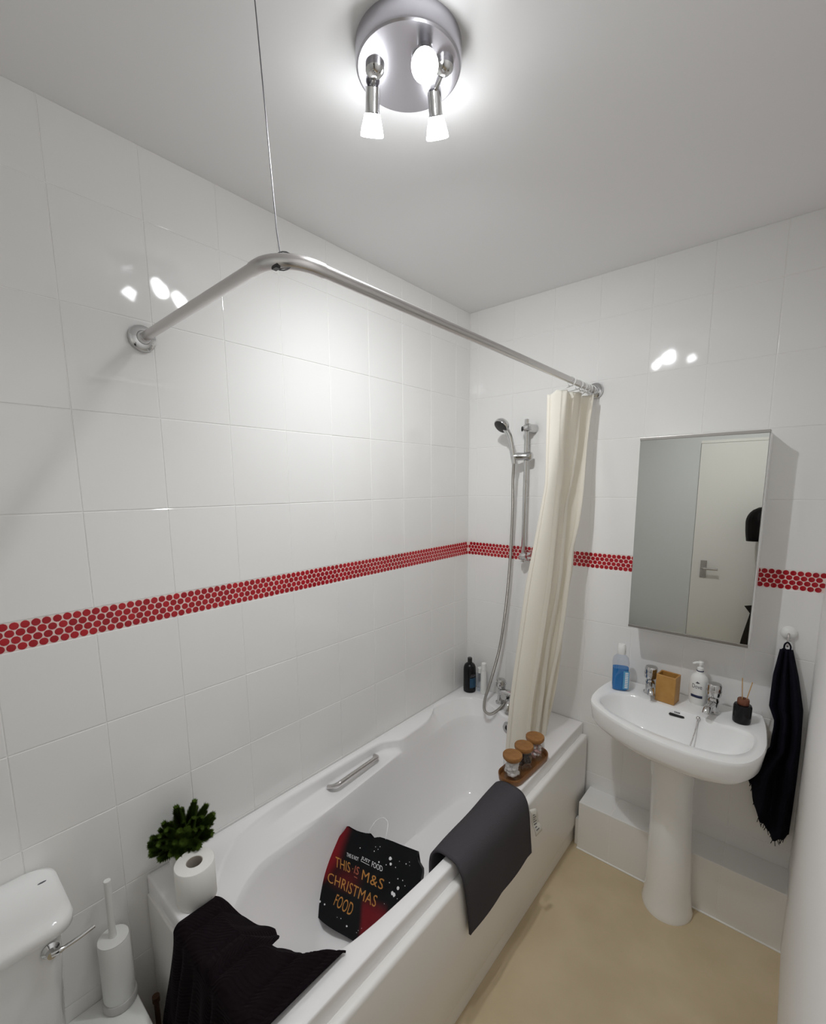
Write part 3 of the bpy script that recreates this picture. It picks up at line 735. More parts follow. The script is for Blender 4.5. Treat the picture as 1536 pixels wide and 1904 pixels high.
# ------------------------------------------------------------------ hook and hanging towel
hk = thing('suction_hook', 'white round suction hook stuck on the tiles right of the cabinet', 'hook', (1.386, -0.001, 1.152))
part('cup', MB().lathe([(0.024, 0.0), (0.0245, 0.004), (0.020, 0.012), (0.012, 0.018), (0.0005, 0.020)], 28, aim((0, -1, 0), (0, 0, 0)), True, False), M['white'], hk)
hb = MB().tube(catmull([(0, -0.016, 0.002), (0, -0.026, -0.010), (0, -0.030, -0.030), (0, -0.040, -0.040), (0, -0.048, -0.032)], 5), 0.0035, 10)
part('hook_arm', hb, M['satin'], hk)

tw = thing('hand_towel', 'navy hand towel hanging from the suction hook beside the basin', 'towel', (1.388, -0.04, 1.10))
def towel_pt(u, v):
    z = lerp(1.098, 0.0, v)
    zs = [0.35, 0.47, 0.53, 0.60, 0.72, 0.88, 1.0, 1.098]
    # bottom edge climbs to the left
    zb = interp([0, 0.25, 0.5, 0.7, 1.0], [0.605, 0.49, 0.40, 0.355, 0.385], u) + 0.006*math.sin(40*u)
    z = lerp(1.098, zb, v)
    xl = interp([0.35, 0.49, 0.61, 0.68, 0.72, 0.83, 0.88, 1.0, 1.098], [1.300, 1.300, 1.305, 1.345, 1.372, 1.374, 1.356, 1.358, 1.369], z)
    xr = interp([0.35, 0.60, 0.74, 0.88, 1.0, 1.098], [1.452, 1.453, 1.452, 1.447, 1.424, 1.400], z)
    x = lerp(xl, xr, u)
    A_ = interp([0.35, 0.7, 1.0, 1.098], [0.020, 0.022, 0.016, 0.008], z)
    y = -0.034 - A_*math.sin(2*PI*2.4*u + 0.8 + 1.2*v) - 0.006*math.sin(6*z+11*u)
    return Vector((x, min(y, -0.006), z))
part('cloth', MB().grid(towel_pt, 70, 60), M['navy'], tw, True, 180, world=True, solid=0.006)
part('hanging_loop', MB().tube(catmull([(1.378, -0.036, 1.090), (1.378, -0.040, 1.115), (1.386, -0.042, 1.126), (1.395, -0.040, 1.112), (1.394, -0.036, 1.090)], 5), 0.0028, 8), M['navy'], tw, world=True)
m = MB()
for k in range(26):
    u = k/25; p = towel_pt(u, 1.0); m.tube([p, p+Vector((rnd.gauss(0, .004), 0, -0.008-0.012*rnd.random()))], 0.0012, 5)
part('fringe', m, M['navy'], tw, world=True)

# ------------------------------------------------------------------ things on the rim of the bath
tr = thing('wooden_tray', 'long rounded wooden tray on the bath rim holding three jars', 'tray', (0.622, -0.515, ZR+0.0005))
def stad(a, L, z, n=14):
    P = [(a*math.cos(t), L+a*math.sin(t), z) for t in [PI*k/n for k in range(n+1)]]
    return P + [(a*math.cos(t), -L+a*math.sin(t), z) for t in [PI+PI*k/n for k in range(n+1)]]
part('tray', MB().loft([stad(.043, .096, 0), stad(.047, .096, .003), stad(.0495, .096, .026), stad(.0485, .096, .028), stad(.0455, .096, .026), stad(.043, .096, .007)], True, True), M['traywood'], tr, True, 50)
tr.rotation_euler = (0, 0, -0.06)
jars = [(-0.089, 'glass jar of cotton wool with cork lid, nearest the grey mat', 'cotton'), (-0.004, 'dark filled glass jar with cork lid, middle of the tray', 'beans'), (0.084, 'glass jar of white and pink bits with cork lid, nearest the curtain', 'pinkbits')]
for dy, label, kind in jars:
    th = -0.06
    j = thing('storage_jar', label, 'jar', (0.622 - dy*math.sin(th), -0.515 + dy*math.cos(th), ZR+0.0085), 0, 'jars on the wooden tray')
    gl = part('glass', MB().lathe([(0.030, 0.0), (0.0335, 0.003), (0.0345, 0.012), (0.0345, 0.072), (0.0325, 0.079)], 32, None, True, False), M['glass'], j)
    part('lid', MB().lathe([(0.030, 0.074), (0.030, 0.081), (0.0365, 0.082), (0.0375, 0.085), (0.0375, 0.094), (0.036, 0.0965), (0.0005, 0.097)], 32, None, True, False), M['cork'], j)
    r2 = random.Random(int(dy*1000)+500)
    m = MB(); m2 = MB()
    for k in range(60 if kind != 'beans' else 60):
        rad = 0.0115 if kind == 'cotton' else 0.008
        a = r2.random()*6.3; q = math.sqrt(r2.random())*(0.031-rad)
        z = 0.006+rad + (r2.random()*0.044 if kind != 'beans' else r2.random()*0.045)
        (m2 if kind == 'pinkbits' and k % 2 else m).ball((q*math.cos(a), q*math.sin(a), z), rad, 8, 6, 0.8)
    c = part('contents', m, M['beans'] if kind == 'beans' else M['cotton'], j); c['kind'] = 'stuff'
    if m2.v:
        c = part('pink_contents', m2, M['pinkbits'], j); c['kind'] = 'stuff'

mt = thing('bath_mat', 'grey towelling bath mat folded over the outer rim of the bath', 'bath mat', (0.66, -0.87, ZR))
mp = catmull([(0.594, 0, 0.40), (0.590, 0, 0.46), (0.590, 0, 0.515), (0.600, 0, 0.552), (0.625, 0, 0.572), (0.658, 0, 0.574), (0.690, 0, 0.566), (0.710, 0, 0.538), (0.716, 0, 0.49), (0.717, 0, 0.42), (0.716, 0, 0.36), (0.717, 0, 0.312)], 5)
def mat_pt(u, v):
    k = v*(len(mp)-1); i = min(int(k), len(mp)-2); p = mp[i].lerp(mp[i+1], k-i)
    y0 = lerp(-1.085, -1.048, sstep(0.6, 1, v)); y1 = lerp(-0.668, -0.634, sstep(0.6, 1, v))
    bul = 0.004*math.sin(7*u+3*v) * sstep(0.55, .9, v)
    # far end stands prouder on the inside
    dx = -0.020*u*(1-sstep(0.2, 0.55, v))
    return Vector((p.x + abs(bul) + dx, lerp(y0, y1, u), p.z + 0.003*math.sin(9*u)*(1-v)))
part('cloth', MB().grid(mat_pt, 40, len(mp)), M['greymat'], mt, True, 180, world=True, solid=0.007)
tgp = [(0.722, -0.664, 0.508), (0.732, -0.634, 0.502), (0.745, -0.604, 0.402), (0.738, -0.640, 0.394)]
part('care_tag', MB().grid(lambda u, v: (Vector(tgp[0]).lerp(Vector(tgp[1]), u)).lerp(Vector(tgp[3]).lerp(Vector(tgp[2]), u), v) + Vector((0.003*math.sin(9*v), 0, 0)), 4, 12), M['lace'], mt, True, 180, world=True, solid=0.002)
def tag_pt(u, v): return (Vector(tgp[0]).lerp(Vector(tgp[1]), u)).lerp(Vector(tgp[3]).lerp(Vector(tgp[2]), u), v) + Vector((0.003*math.sin(9*v)+0.0016, -0.0016, 0))
m = MB()
for k in range(7):
    v = 0.18+0.10*k; m.add([tag_pt(a, b) for a, b in ((0.2, v), (0.5+0.06*(k*3 % 5), v), (0.5+0.06*(k*3 % 5), v+0.035), (0.2, v+0.035))], [(0, 1, 2, 3)])
part('tag_print', m, M['greyprint'], mt, False, world=True)

# dark towel over the near end
dt = thing('dark_towel', 'black-brown ribbed towel draped over the near end of the bath', 'towel', (0.42, -1.65, ZR))
def dt_pt(u, v):
    xr = lerp(0.240, 0.626, u)
    yo = interp([.20, .26, .345, .44, .53, .575, .598, .626], [-1.585, -1.608, -1.62, -1.607, -1.565, -1.525, -1.492, -1.472], xr)   # opening edge
    ins = interp([0.0, 0.10, 0.22, 0.36, 0.46, 0.52, 0.62, 0.74, 0.9, 1.0], [0.012, 0.045, 0.095, 0.150, 0.125, 0.065, 0.085, 0.055, 0.028, 0.012], u)  # hang into the bath
    top = abs(yo - BY) ; out = interp([0, 0.3, 1.0], [0.325, 0.39, 0.42], u)
    tot = ins + top + out; s = v*tot
    fold = 0.010*math.sin(16*u+2.2*v) + 0.006*math.sin(31*u-3*v)
    if s < ins:
        d = ins - s; y = yo + d*0.72; z = ZR + 0.007 - d*0.62 + abs(fold)*0.9 + 0.004
        z = min(z, ZR+0.014); x = xr + 0.01*math.sin(20*d)
    elif s < ins+top:
        d = s-ins; y = yo - d; z = ZR + 0.008 + abs(fold)*0.9; x = xr
    else:
        d = s-ins-top; r = min(d, 0.02)/0.02
        y = BY - 0.016*math.sin(r*PI/2) - 0.002 - abs(fold)*1.1*sstep(0, .12, d) - 0.028*sstep(0.02, 0.38, d); z = ZR + 0.008 + abs(fold)*0.9*(1-r) - max(0, d-0.004)
        x = xr - 0.055*sstep(0.0, 0.40, d)*(1-u) + 0.0*u
    if s > ins and u > 0.93: z = max(z, ZR+0.006) if s < ins+top else z
    return Vector((x, y, z))
cl_ = part('cloth', MB().grid(dt_pt, 90, 110), M['darktowel'], dt, True, 180, world=True, solid=0.005)
uvl = cl_.data.uv_layers.new(name='weave')
for lp_ in cl_.data.loops:
    i_ = lp_.vertex_index; uvl.data[lp_.index].uv = ((i_ % 90)/89.0*0.42, (i_//90)/109.0*0.60 + 0.10*(i_ % 90)/89.0)

# toilet roll
tl = thing('toilet_roll', 'white toilet roll standing on the near corner of the bath rim', 'toilet roll', (0.190, -1.628, ZR+0.001))
part('paper', MB().lathe([(0.021, 0.0), (0.050, 0.0), (0.0515, 0.002), (0.0515, 0.108), (0.050, 0.110), (0.0215, 0.110), (0.021, 0.108)], 40, None, False, False), M['paper'], tl, True, 40)
part('core', MB().lathe([(0.0212, 0.0), (0.0212, 0.1085), (0.0200, 0.1085), (0.0200, 0.0)], 30, None, False, False), M['cardcore'], tl)
part('loose_end', MB().grid(lambda u, v: Vector((-0.051*math.cos(0.5-0.9*u)-0.006*u, -0.051*math.sin(0.5-0.9*u)-0.012*u, lerp(0.028, 0.056, v))), 8, 3), M['paper'], tl, solid=0.0008)

# plant
pt = thing('potted_conifer', 'small dark green conifer in a white pot in the bath corner', 'potted plant', (0.074, -1.612, ZR+0.001))
part('pot', MB().lathe([(0.030, 0.0), (0.033, 0.002), (0.044, 0.090), (0.045, 0.096), (0.042, 0.096), (0.0405, 0.084), (0.0005, 0.082)], 32, None, True, False), M['white'], pt, True, 40)
part('soil', MB().lathe([(0.0005, 0.0865), (0.039, 0.0862), (0.039, 0.084)], 24, None, False, False), M['soil'], pt)
r3 = random.Random(5)
def sprig_mesh(L):
    m = MB(); m.tube([(0, 0, 0), (0, 0, L)], [0.0020, 0.0010], 5)
    n = int(800*L/0.09)
    for k in range(n):
        z = L*(0.04+0.96*k/n); a = k*2.399; l = 0.0215*(1-0.35*(z/L)**3)*(0.8+0.4*r3.random()); up = 0.45+1.1*(z/L)**2
        d = Vector((math.cos(a), math.sin(a), up)).normalized(); sd = d.cross(Vector((0, 0, 1))).normalized()*0.0014
        b = Vector((0, 0, z)); m.add([b-sd, b+sd, b+d*l*0.6+sd*0.9, b+d*l, b+d*l*0.6-sd*0.9], [(0, 1, 2, 3, 4)])
    return m.mesh('sprig', False)
sm = [sprig_mesh(L) for L in (0.080, 0.104, 0.058)]
for s_ in sm: s_.materials.append(M['sprig'])
dirs = [(0.05, -0.08, 1, 1, 1.08), (0.1, 0.30, 1, 1, 1.06), (-0.12, 0.1, 1, 1, .85), (0.45, 0.2, 1, 1, .85), (0.25, -0.5, 1, 0, 1.0), (-0.1, -0.45, 1, 0, 1.0), (0.55, -0.25, 1, 0, .95), (0.1, 0.75, .95, 0, 1.15), (0.45, 0.85, .8, 0, 1.1), (0.75, 0.4, .8, 0, .9),
        (-0.05, -0.9, 0.8, 0, 1.0), (0.4, -0.85, 0.8, 0, 1.0), (0.8, -0.3, 0.7, 0, .9), (0.8, -0.75, 0.45, 0, .8), (0.1, -1.0, 0.42, 0, 0.92), (-0.25, -0.95, 0.45, 0, 0.9), (0.5, -1, 0.25, 2, 1.1), (1, 0.1, 0.35, 2, 1.2), (0.9, 0.7, 0.4, 2, 1.2), (0.3, 1.0, 0.5, 0, .95), (-0.2, 0.9, 0.5, 0, .9),
        (0.1, -1, 0.25, 0, .9), (-0.3, -1, 0.30, 0, .85), (0.9, -0.5, 0.22, 2, 1.0), (1, -.1, 0.2, 2, 1.0), (0.2, 1, 0.25, 2, 1.1), (.35, -.55, .6, 0, .8), (.6, .2, .7, 0, .8), (.1, .5, .7, 0, .9), (.0, -.6, .6, 0, .9), (.5, -.1, .8, 0, .85), (-.3, .5, 1, 2, 1), (.7, -.5, .8, 0, .85), (.25, .9, .65, 0, .95), (.7, .75, .6, 0, .8), (-.25, -.7, 1, 0, .85), (.2, -.75, .95, 0, .95), (.45, .55, 1, 0, .95), (-.1, .55, 1, 0, 1), (-.3, -.3, 1, 2, 1), (.2, 0, 1, 0, .8), (.35, .5, 1, 0, .85), (.6, .0, 1, 2, 1.1), (0.7, 1.0, 0.25, 2, 1.0)]
for dx, dy, dz, k, sc in dirs:
    o = link('sprig', sm[k], None, pt)
    o.matrix_local = aim((dx, dy, dz), (dx*0.014, dy*0.014, 0.098)) @ Matrix.Scale(sc, 4) @ Matrix.Rotation(r3.random()*6, 4, 'Z')

# bottles in the far corner
b1 = thing('shampoo_bottle', 'tall black shampoo bottle with blue label in the bath corner', 'bottle', (0.068, -0.072, ZR+0.0005), 0.3)
part('bottle', MB().lathe([(0.030, 0), (0.0335, 0.003), (0.0345, 0.02), (0.0345, 0.125), (0.033, 0.140), (0.027, 0.155), (0.016, 0.163), (0.0125, 0.165)], 32), M['black'], b1)
part('cap', MB().lathe([(0.0125, 0.165), (0.0125, 0.190), (0.0115, 0.192), (0.0005, 0.192)], 24, None, True, False), M['darkchrome'], b1)
part('label', MB().grid(lambda u, v: Vector((0.0348*math.cos(lerp(-1.25, 0.1, u)), 0.0348*math.sin(lerp(-1.25, 0.1, u)), lerp(0.03, 0.085, v))), 12, 3), M['blacklabel'], b1)
part('lettering', MB().grid(lambda u, v: Vector((0.0349*math.cos(lerp(-1.2, -0.1, u)), 0.0349*math.sin(lerp(-1.2, -0.1, u)), lerp(0.092, 0.096, v)+0.004*u)), 12, 2).grid(lambda u, v: Vector((0.0349*math.cos(lerp(-1.1, -0.3, u)), 0.0349*math.sin(lerp(-1.1, -0.3, u)), lerp(0.102, 0.105, v))), 12, 2), M['greyprint'], b1)
b2 = thing('small_bottle', 'small clear capped bottle behind the black shampoo bottle', 'bottle', (0.112, -0.034, ZR+0.0005))
part('bottle', MB().loft([ov_(0, .016, .012), ov_(0.003, .019, .014), ov_(0.095, .019, .014), ov_(0.105, .015, .012)], True, True), M['pet'], b2)
part('cap', MB().lathe([(0.0135, 0.104), (0.0150, 0.106), (0.0150, 0.132), (0.012, 0.135), (0.0005, 0.135)], 22, None, True, False), M['white'], b2)
b3 = thing('white_tube_bottle', 'slim white bottle standing beside the shower hose', 'bottle', (0.148, -0.056, ZR+0.0005))
part('bottle', MB().loft([ov_(0, .015, .013), ov_(0.002, .0175, .015), ov_(0.03, .0180, .0155), ov_(0.125, .0165, .015), ov_(0.135, .0145, .0135)], True, True), M['white'], b3)
part('cap', MB().lathe([(0.0145, 0.136), (0.0148, 0.138), (0.0135, 0.174), (0.011, 0.177), (0.0005, 0.178)], 22, None, True, False), M['white'], b3)

# ------------------------------------------------------------------ carrier bag
OB = Vector((0.1008, -1.25, 0.185)); U = Vector((0.96086, 0.27704, 0)); V = Vector((-0.16451, 0.57058, 0.80459)); Nn = Vector((0.2229, -0.7731, 0.59383))
LE = [(0.0, 0.0), (0.0171, 0.0462), (0.045, 0.1203), (0.0749, 0.1872), (0.1074, 0.2496), (0.1138, 0.2673)]
RE = [(0.345, -0.056), (0.372, 0.02), (0.405, 0.10), (0.446, 0.19), (0.444, 0.2225), (0.412, 0.247), (0.4105, 0.2672)]
def le(v): return interp([p[1] for p in LE], [p[0] for p in LE], v)
def re_(v): return interp([p[1] for p in RE], [p[0] for p in RE], v)
def bag_uv(s, t):
    tv = interp([0, .12, .25, .33, .40, .46, .52, .66, 1.0], [0.2673, .2630, .2640, .2705, .2604, .2690, .2703, .2716, 0.2672], s)
    bv = interp([0, 0.35, 0.7, 1], [0.0, -0.028, -0.043, -0.056], s)
    v = lerp(bv, tv, t); vv = max(0.0, min(0.267, v))
    return lerp(le(vv), re_(lerp(-0.056, 0.2672, t)), s), v
def bag_n(u, v):
    return 0.006*math.sin(17*u+9*v) + 0.004*math.sin(38*u-21*v+1) + 0.010*math.sin(PI*min(1, max(0, u/0.42)))*math.sin(PI*min(1, max(0, v/0.26)))
def bag_p(u, v, off=0.0):
    return OB + U*u + V*v + Nn*(bag_n(u, v)+off)
def print_col(u, v):
    """the printed artwork: black with red glows"""
    c = Vector((0.0035, 0.004, 0.005)); red = Vector((0.20, 0.008, 0.013))
    k = sstep(0.040, -0.012, u-interp([0.04, 0.10, 0.16, 0.20, 0.25], [0.03, 0.085, 0.108, 0.106, 0.108], v)) * sstep(0.03, 0.10, v)
    k2 = sstep(0.050, 0.0, abs(v-0.112-0.10*(u-0.17)))*sstep(0.085, 0.0, abs(u-0.17))*0.40
    k3 = sstep(0.255, 0.270, u+0.15*v)*sstep(0.352, 0.338, u-0.05*v)*sstep(0.100, 0.050, v)*0.75
    k = max(k*1.0, k2, k3); return c.lerp(red, k)
def bag_mesh():
    nu, nv = 70, 54; m = MB()
    m.grid(lambda a, b: bag_p(*bag_uv(a, b)), nu, nv)
    nf = len(m.v); cols = [print_col(*bag_uv(i/(nu-1), j/(nv-1))) for j in range(nv) for i in range(nu)]
    # back sheet and gussets
    def back(a, b):
        u, v = bag_uv(a, b); q = bag_p(u, v); th = 0.066*(1-0.75*b)
        q = q - Nn*th - Vector((0, 0, 0.0)); q.z = max(q.z, 0.136 + 0.0); return q
    m.grid(back, 16, 12)
    cols += [Vector((0.004, 0.004, 0.005))]*(16*12)
    def strip(f, n=24):
        base = len(m.v)
        vs = []
        for i in range(n):
            a, b = f(i/(n-1)); p, q = bag_p(*bag_uv(a, b)), back(a, b)
            for k in range(4):
                x = p.lerp(q, k/3.0); vs.append(x)
        m.add(vs, [(i*4+k, i*4+k+1, (i+1)*4+k+1, (i+1)*4+k) for i in range(n-1) for k in range(3)])
        return n*4
    g = Vector((0.004, 0.004, 0.005))
    n = strip(lambda t: (0, t)); cols += [Vector((0.12, 0.006, 0.01)) if (k//4) > 6 else g for k in range(n)]
    n = strip(lambda t: (1, t)); cols += [g]*n
    n = strip(lambda t: (t, 0)); cols += [Vector((0.03, 0.03, 0.03))]*n
    return m, cols
bag = thing('carrier_bag', 'black and red printed carrier bag lying in the bath', 'bag', (0.32, -1.15, 0.14))
m, cols = bag_mesh()
off = Vector(bag.location); m.v = [v-off for v in m.v]
me = bpy.data.meshes.new('sheet'); me.from_pydata([tuple(v) for v in m.v], [], m.f); me.shade_smooth(); me.set_sharp_from_angle(angle=math.radians(50))
at = me.color_attributes.new('print', 'FLOAT_COLOR', 'POINT')
for i, c in enumerate(cols): at.data[i].color = (*c, 1)
link('sheet', me, M['bag'], bag)
def word(txt, bl_, br_, tr_, tl_, sp=1.0):
    vs, fs = text_mesh(txt, sp); out = []
    for u, v in vs:
        a = Vector(bl_).lerp(Vector(br_), u); b = Vector(tl_).lerp(Vector(tr_), u); q = a.lerp(b, v); out.append(bag_p(q.x, q.y, 0.0011))
    return out, fs
m = MB()
m.add(*word('THIS IS NOT', (.149, .1785), (.198, .1765), (.196, .1880), (.147, .1905)))
m.add(*word('JUST', (.2065, .1835), (.2460, .1815), (.2465, .1935), (.2065, .1960)))
m.add(*word('FOOD', (.2575, .1785), (.3045, .1760), (.3005, .1925), (.2555, .1945)))
m.add([bag_p(u, v, 0.0011) for u, v in [(.2080, .1800), (.2480, .1785), (.2480, .1798), (.2080, .1814)]], [(0, 1, 2, 3)])
part('lettering_white', m, M['whiteprint'], bag, False, world=True)
m = MB()
m.add(*word('THIS', (.117, .1370), (.178, .1340), (.170, .1640), (.109, .1675)))
m.add(*word('.', (.183, .1480), (.1865, .1480), (.1865, .1510), (.183, .1510)))
m.add(*word('M&S', (.231, .1310), (.316, .1250), (.318, .1570), (.226, .1600), 1.1))
m.add(*word('CHRISTMAS', (.103, .0860), (.302, .0690), (.305, .1040), (.098, .1150), 1.05))
m.add(*word('FOOD', (.147, .0290), (.222, .0190), (.226, .0580), (.151, .0630), 1.05))
part('lettering_gold', m, M['gold'], bag, False, world=True)
m = MB().add(*word('IS', (.193, .1385), (.213, .1380), (.211, .1610), (.192, .1620)))
m.add([bag_p(u, v, 0.0011) for u, v in [(.198, .1290), (.213, .1280), (.213, .1300), (.198, .1310)]], [(0, 1, 2, 3)])
part('lettering_red', m, mat('coral_print', (0.42, 0.10, 0.05), 0.45), bag, False, world=True)
m = MB(); r4 = random.Random(3)
def blob(u, v, r, n=7):
    m.add([bag_p(u+r*math.cos(2*PI*i/n)*(0.8+.4*r4.random()), v+r*math.sin(2*PI*i/n)*(0.8+.4*r4.random()), 0.0011) for i in range(n)], [tuple(range(n))])
for k in range(75):
    u, v = r4.uniform(.03, .41), r4.uniform(-.02, .25)
    if le(max(0, v))+0.03 < u < 0.40 and not (0.09 < u < 0.33 and 0.015 < v < 0.20): blob(u, v, 0.0009+0.0012*r4.random())
for u, v, r in [(.322, .222, .006), (.328, .207, .005), (.372, .148, .0055), (.356, .128, .006), (.364, .126, .006), (.113, .020, .003), (.093, .022, .0035), (.075, .012, .003), (.072, .043, .003), (.215, -.012, .003), (.283, .20, .003)]: blob(u, v, r)
sp_ = part('snow_print', m, M['whiteprint'], bag, False, world=True); sp_['kind'] = 'stuff'
hp = catmull([bag_p(.205, .268, -.01), bag_p(.2116, .290, -.012), bag_p(.2250, .318, -.02), bag_p(.2480, .331, -.022), bag_p(.2690, .322, -.02), bag_p(.2780, .296, -.012), bag_p(.281, .270, -.01)], 5)
part('handle', MB().tube(hp, 0.0016, 8), M['whiteprint'], bag, world=True)

# ------------------------------------------------------------------ toilet and brush
to = thing('toilet', 'white close-coupled toilet with chrome flush lever beside the bath', 'toilet', (0.12, -2.15, 0))
def rbox(x0, x1, y0, y1, z, r=0.03, n=6):
    P = []
    for cx, cy, a0 in ((x1-r, y1-r, 0), (x0+r, y1-r, PI/2), (x0+r, y0+r, PI), (x1-r, y0+r, 1.5*PI)):
        for k in range(n+1):
            a = a0+PI/2*k/n; P.append((cx+r*math.cos(a), cy+r*math.sin(a), z))
    return P
y0, y1 = -2.325, -1.910
part('cistern', MB().loft([rbox(.012, .165, y0+.05, y1-.045, .40), rbox(.010, .178, y0+.03, y1-.022, .42), rbox(.008, .196, y0+.012, y1-.008, .70), rbox(.008, .196, y0+.012, y1-.008, .712)], True, True), M['ceramic'], to, True, 50, world=True)
part('cistern_lid', MB().loft([rbox(.006, .212, y0-.002, y1+.004, .708), rbox(.004, .224, y0-.012, y1+.012, .716, .04), rbox(.003, .228, y0-.014, y1+.014, .735, .045), rbox(.004, .222, y0-.010, y1+.010, .746, .045), rbox(.010, .206, y0+.004, y1-.004, .752, .045)], True, True), M['ceramic'], to, True, 60, world=True)
part('maker_mark', MB().loft([[(0.0735+0.0028*math.cos(a), -1.930+0.0085*math.sin(a), z_) for a in [2*PI*i/16 for i in range(16)]] for z_ in (0.7505, 0.7524)], True, True), M['greyprint'], to, False, world=True)
lv = part('flush_lever', MB().lathe([(0.017, 0), (0.017, 0.004), (0.010, 0.010), (0.009, 0.020)], 20, aim((1, 0, 0), (0.194, -1.945, 0.672))).tube(catmull([(0.212, -1.945, 0.674), (0.216, -1.930, 0.675), (0.217, -1.90, 0.677), (0.215, -1.866, 0.681)], 5), [.0068]*6+[.0045]*10, 12), M['chrome'], to, world=True)
def pan(cx, ax, ay, z, cy=-2.118, n=40):
    P = []
    for i in range(n):
        a = 2*PI*i/n; c, s = math.cos(a), math.sin(a)
        P.append((cx+ax*c*(1.0 if c > 0 else 0.85), cy+ay*s, z))
    return P
part('pan', MB().loft([pan(.36, .19, .095, 0), pan(.36, .18, .09, .05), pan(.36, .17, .085, .15), pan(.38, .21, .12, .27), pan(.39, .25, .165, .35), pan(.40, .265, .178, .40), pan(.40, .255, .170, .408), pan(.40, .20, .125, .40), pan(.40, .15, .09, .28), pan(.40, .06, .05, .22)], True, True), M['ceramic'], to, True, 60, world=True)
part('seat_lid', MB().loft([pan(.405, .262, .178, .411), pan(.405, .266, .182, .418), pan(.405, .264, .180, .430), pan(.405, .250, .168, .436), pan(.405, .05, .05, .440)], True, True), M['white'], to, True, 60, world=True)
part('pan_shelf', MB().loft([rbox(.01, .22, -2.20, -2.035, .30, .03), rbox(.01, .22, -2.27, -1.965, .385, .03), rbox(.01, .22, -2.28, -1.955, .401, .03)], True, True), M['ceramic'], to, True, 60, world=True)

br = thing('toilet_brush', 'white toilet brush in a round holder between toilet and bath', 'toilet brush', (0.048, -1.800, 0.2625))
part('base', MB().lathe([(0.040, 0.0), (0.042, 0.003), (0.042, 0.020), (0.040, 0.024), (0.036, 0.026)], 32), mat('frosted_plastic', (0.55, 0.54, 0.53), 0.4), br)
part('holder', MB().lathe([(0.0375, 0.026), (0.038, 0.028), (0.0375, 0.200), (0.036, 0.203)], 32), M['white'], br)
part('lid', MB().lathe([(0.036, 0.203), (0.0365, 0.206), (0.030, 0.208), (0.012, 0.209)], 32), M['whiteboard'], br)
part('handle', MB().tube([(0, 0, 0.205), (-0.001, 0.000, 0.24), (-0.002, 0.002, 0.378)], [0.0095, 0.0085, 0.0085], 16), M['white'], br)

cp = tag(part('pipe_stub', MB().tube([(0.075, -1.722, 0.0), (0.075, -1.722, 0.205)], 0.007, 12).lathe([(0.010, 0), (0.010, 0.018)], 14, Matrix.Translation((0.075, -1.722, 0.203))), M['pipe'], None), 'short brown pipe rising at the end of the bath panel', 'pipe')

# ------------------------------------------------------------------ photographer (seen in the mirror) and phone
def skinned(name, joints, edges, m, parent, root=0, sub=2):
    me = bpy.data.meshes.new(name); me.from_pydata([j[0] for j in joints], edges, []); o = link(name, me, m, parent)
    md = o.modifiers.new('skin', 'SKIN'); md.use_smooth_shade = True
    for i, j in enumerate(joints):
        sv = me.skin_vertices[0].data[i]; r = j[1]; sv.radius = r if isinstance(r, tuple) else (r, r); sv.use_root = (i == root)
    s = o.modifiers.new('sub', 'SUBSURF'); s.levels = sub; s.render_levels = sub
    return o
PX, PY = 1.300, -2.262
pe = thing('person', 'person with black hair in dark clothes holding up a phone, seen in the mirror', 'person', (PX, PY, 0))
J = [((0.00, 0.00, 0.80), (0.105, 0.085)),    # 0 pelvis
     ((0.01, 0.01, 0.93), (0.095, 0.080)),    # 1 waist
     ((0.01, 0.00, 1.08), (0.112, 0.090)),    # 2 chest
     ((-0.01, 0.00, 1.19), (0.090, 0.070)),   # 3 upper chest
     ((-0.05, 0.01, 1.255), 0.045),           # 4 neck
     ((-0.07, 0.015, 1.30), 0.046),           # 5 head base
     ((-0.02, -0.085, 1.175), 0.052),         # 6 shoulder back
     ((0.045, 0.070, 1.180), 0.052),          # 7 shoulder front
     ((0.085, 0.105, 1.34), 0.040),           # 8 elbow of raised arm
     ((0.076, 0.153, 1.572), 0.027),          # 9 wrist raised
     ((0.085, -0.105, 0.98), 0.038),           # 10 elbow low
     ((0.110, -0.06, 0.80), 0.027),           # 11 wrist low
     ((-0.055, -0.045, 0.72), 0.082),         # 12 hip
     ((0.055, 0.030, 0.72), 0.082),           # 13 hip
     ((-0.125, -0.03, 0.44), 0.058),          # 14 knee
     ((0.040, 0.055, 0.43), 0.058),           # 15 knee
     ((-0.100, -0.05, 0.09), 0.037),          # 16 ankle
     ((0.035, 0.02, 0.09), 0.037),            # 17 ankle
     ((-0.105, 0.06, 0.04), 0.036),           # 18 toe
     ((0.020, 0.14, 0.04), 0.036)]            # 19 toe
E_ = [(0, 1), (1, 2), (2, 3), (3, 4), (4, 5), (3, 6), (3, 7), (7, 8), (8, 9), (6, 10), (10, 11), (0, 12), (0, 13), (12, 14), (13, 15), (14, 16), (15, 17), (16, 18), (17, 19)]
body = skinned('body', J, E_, M['jumper'], pe)
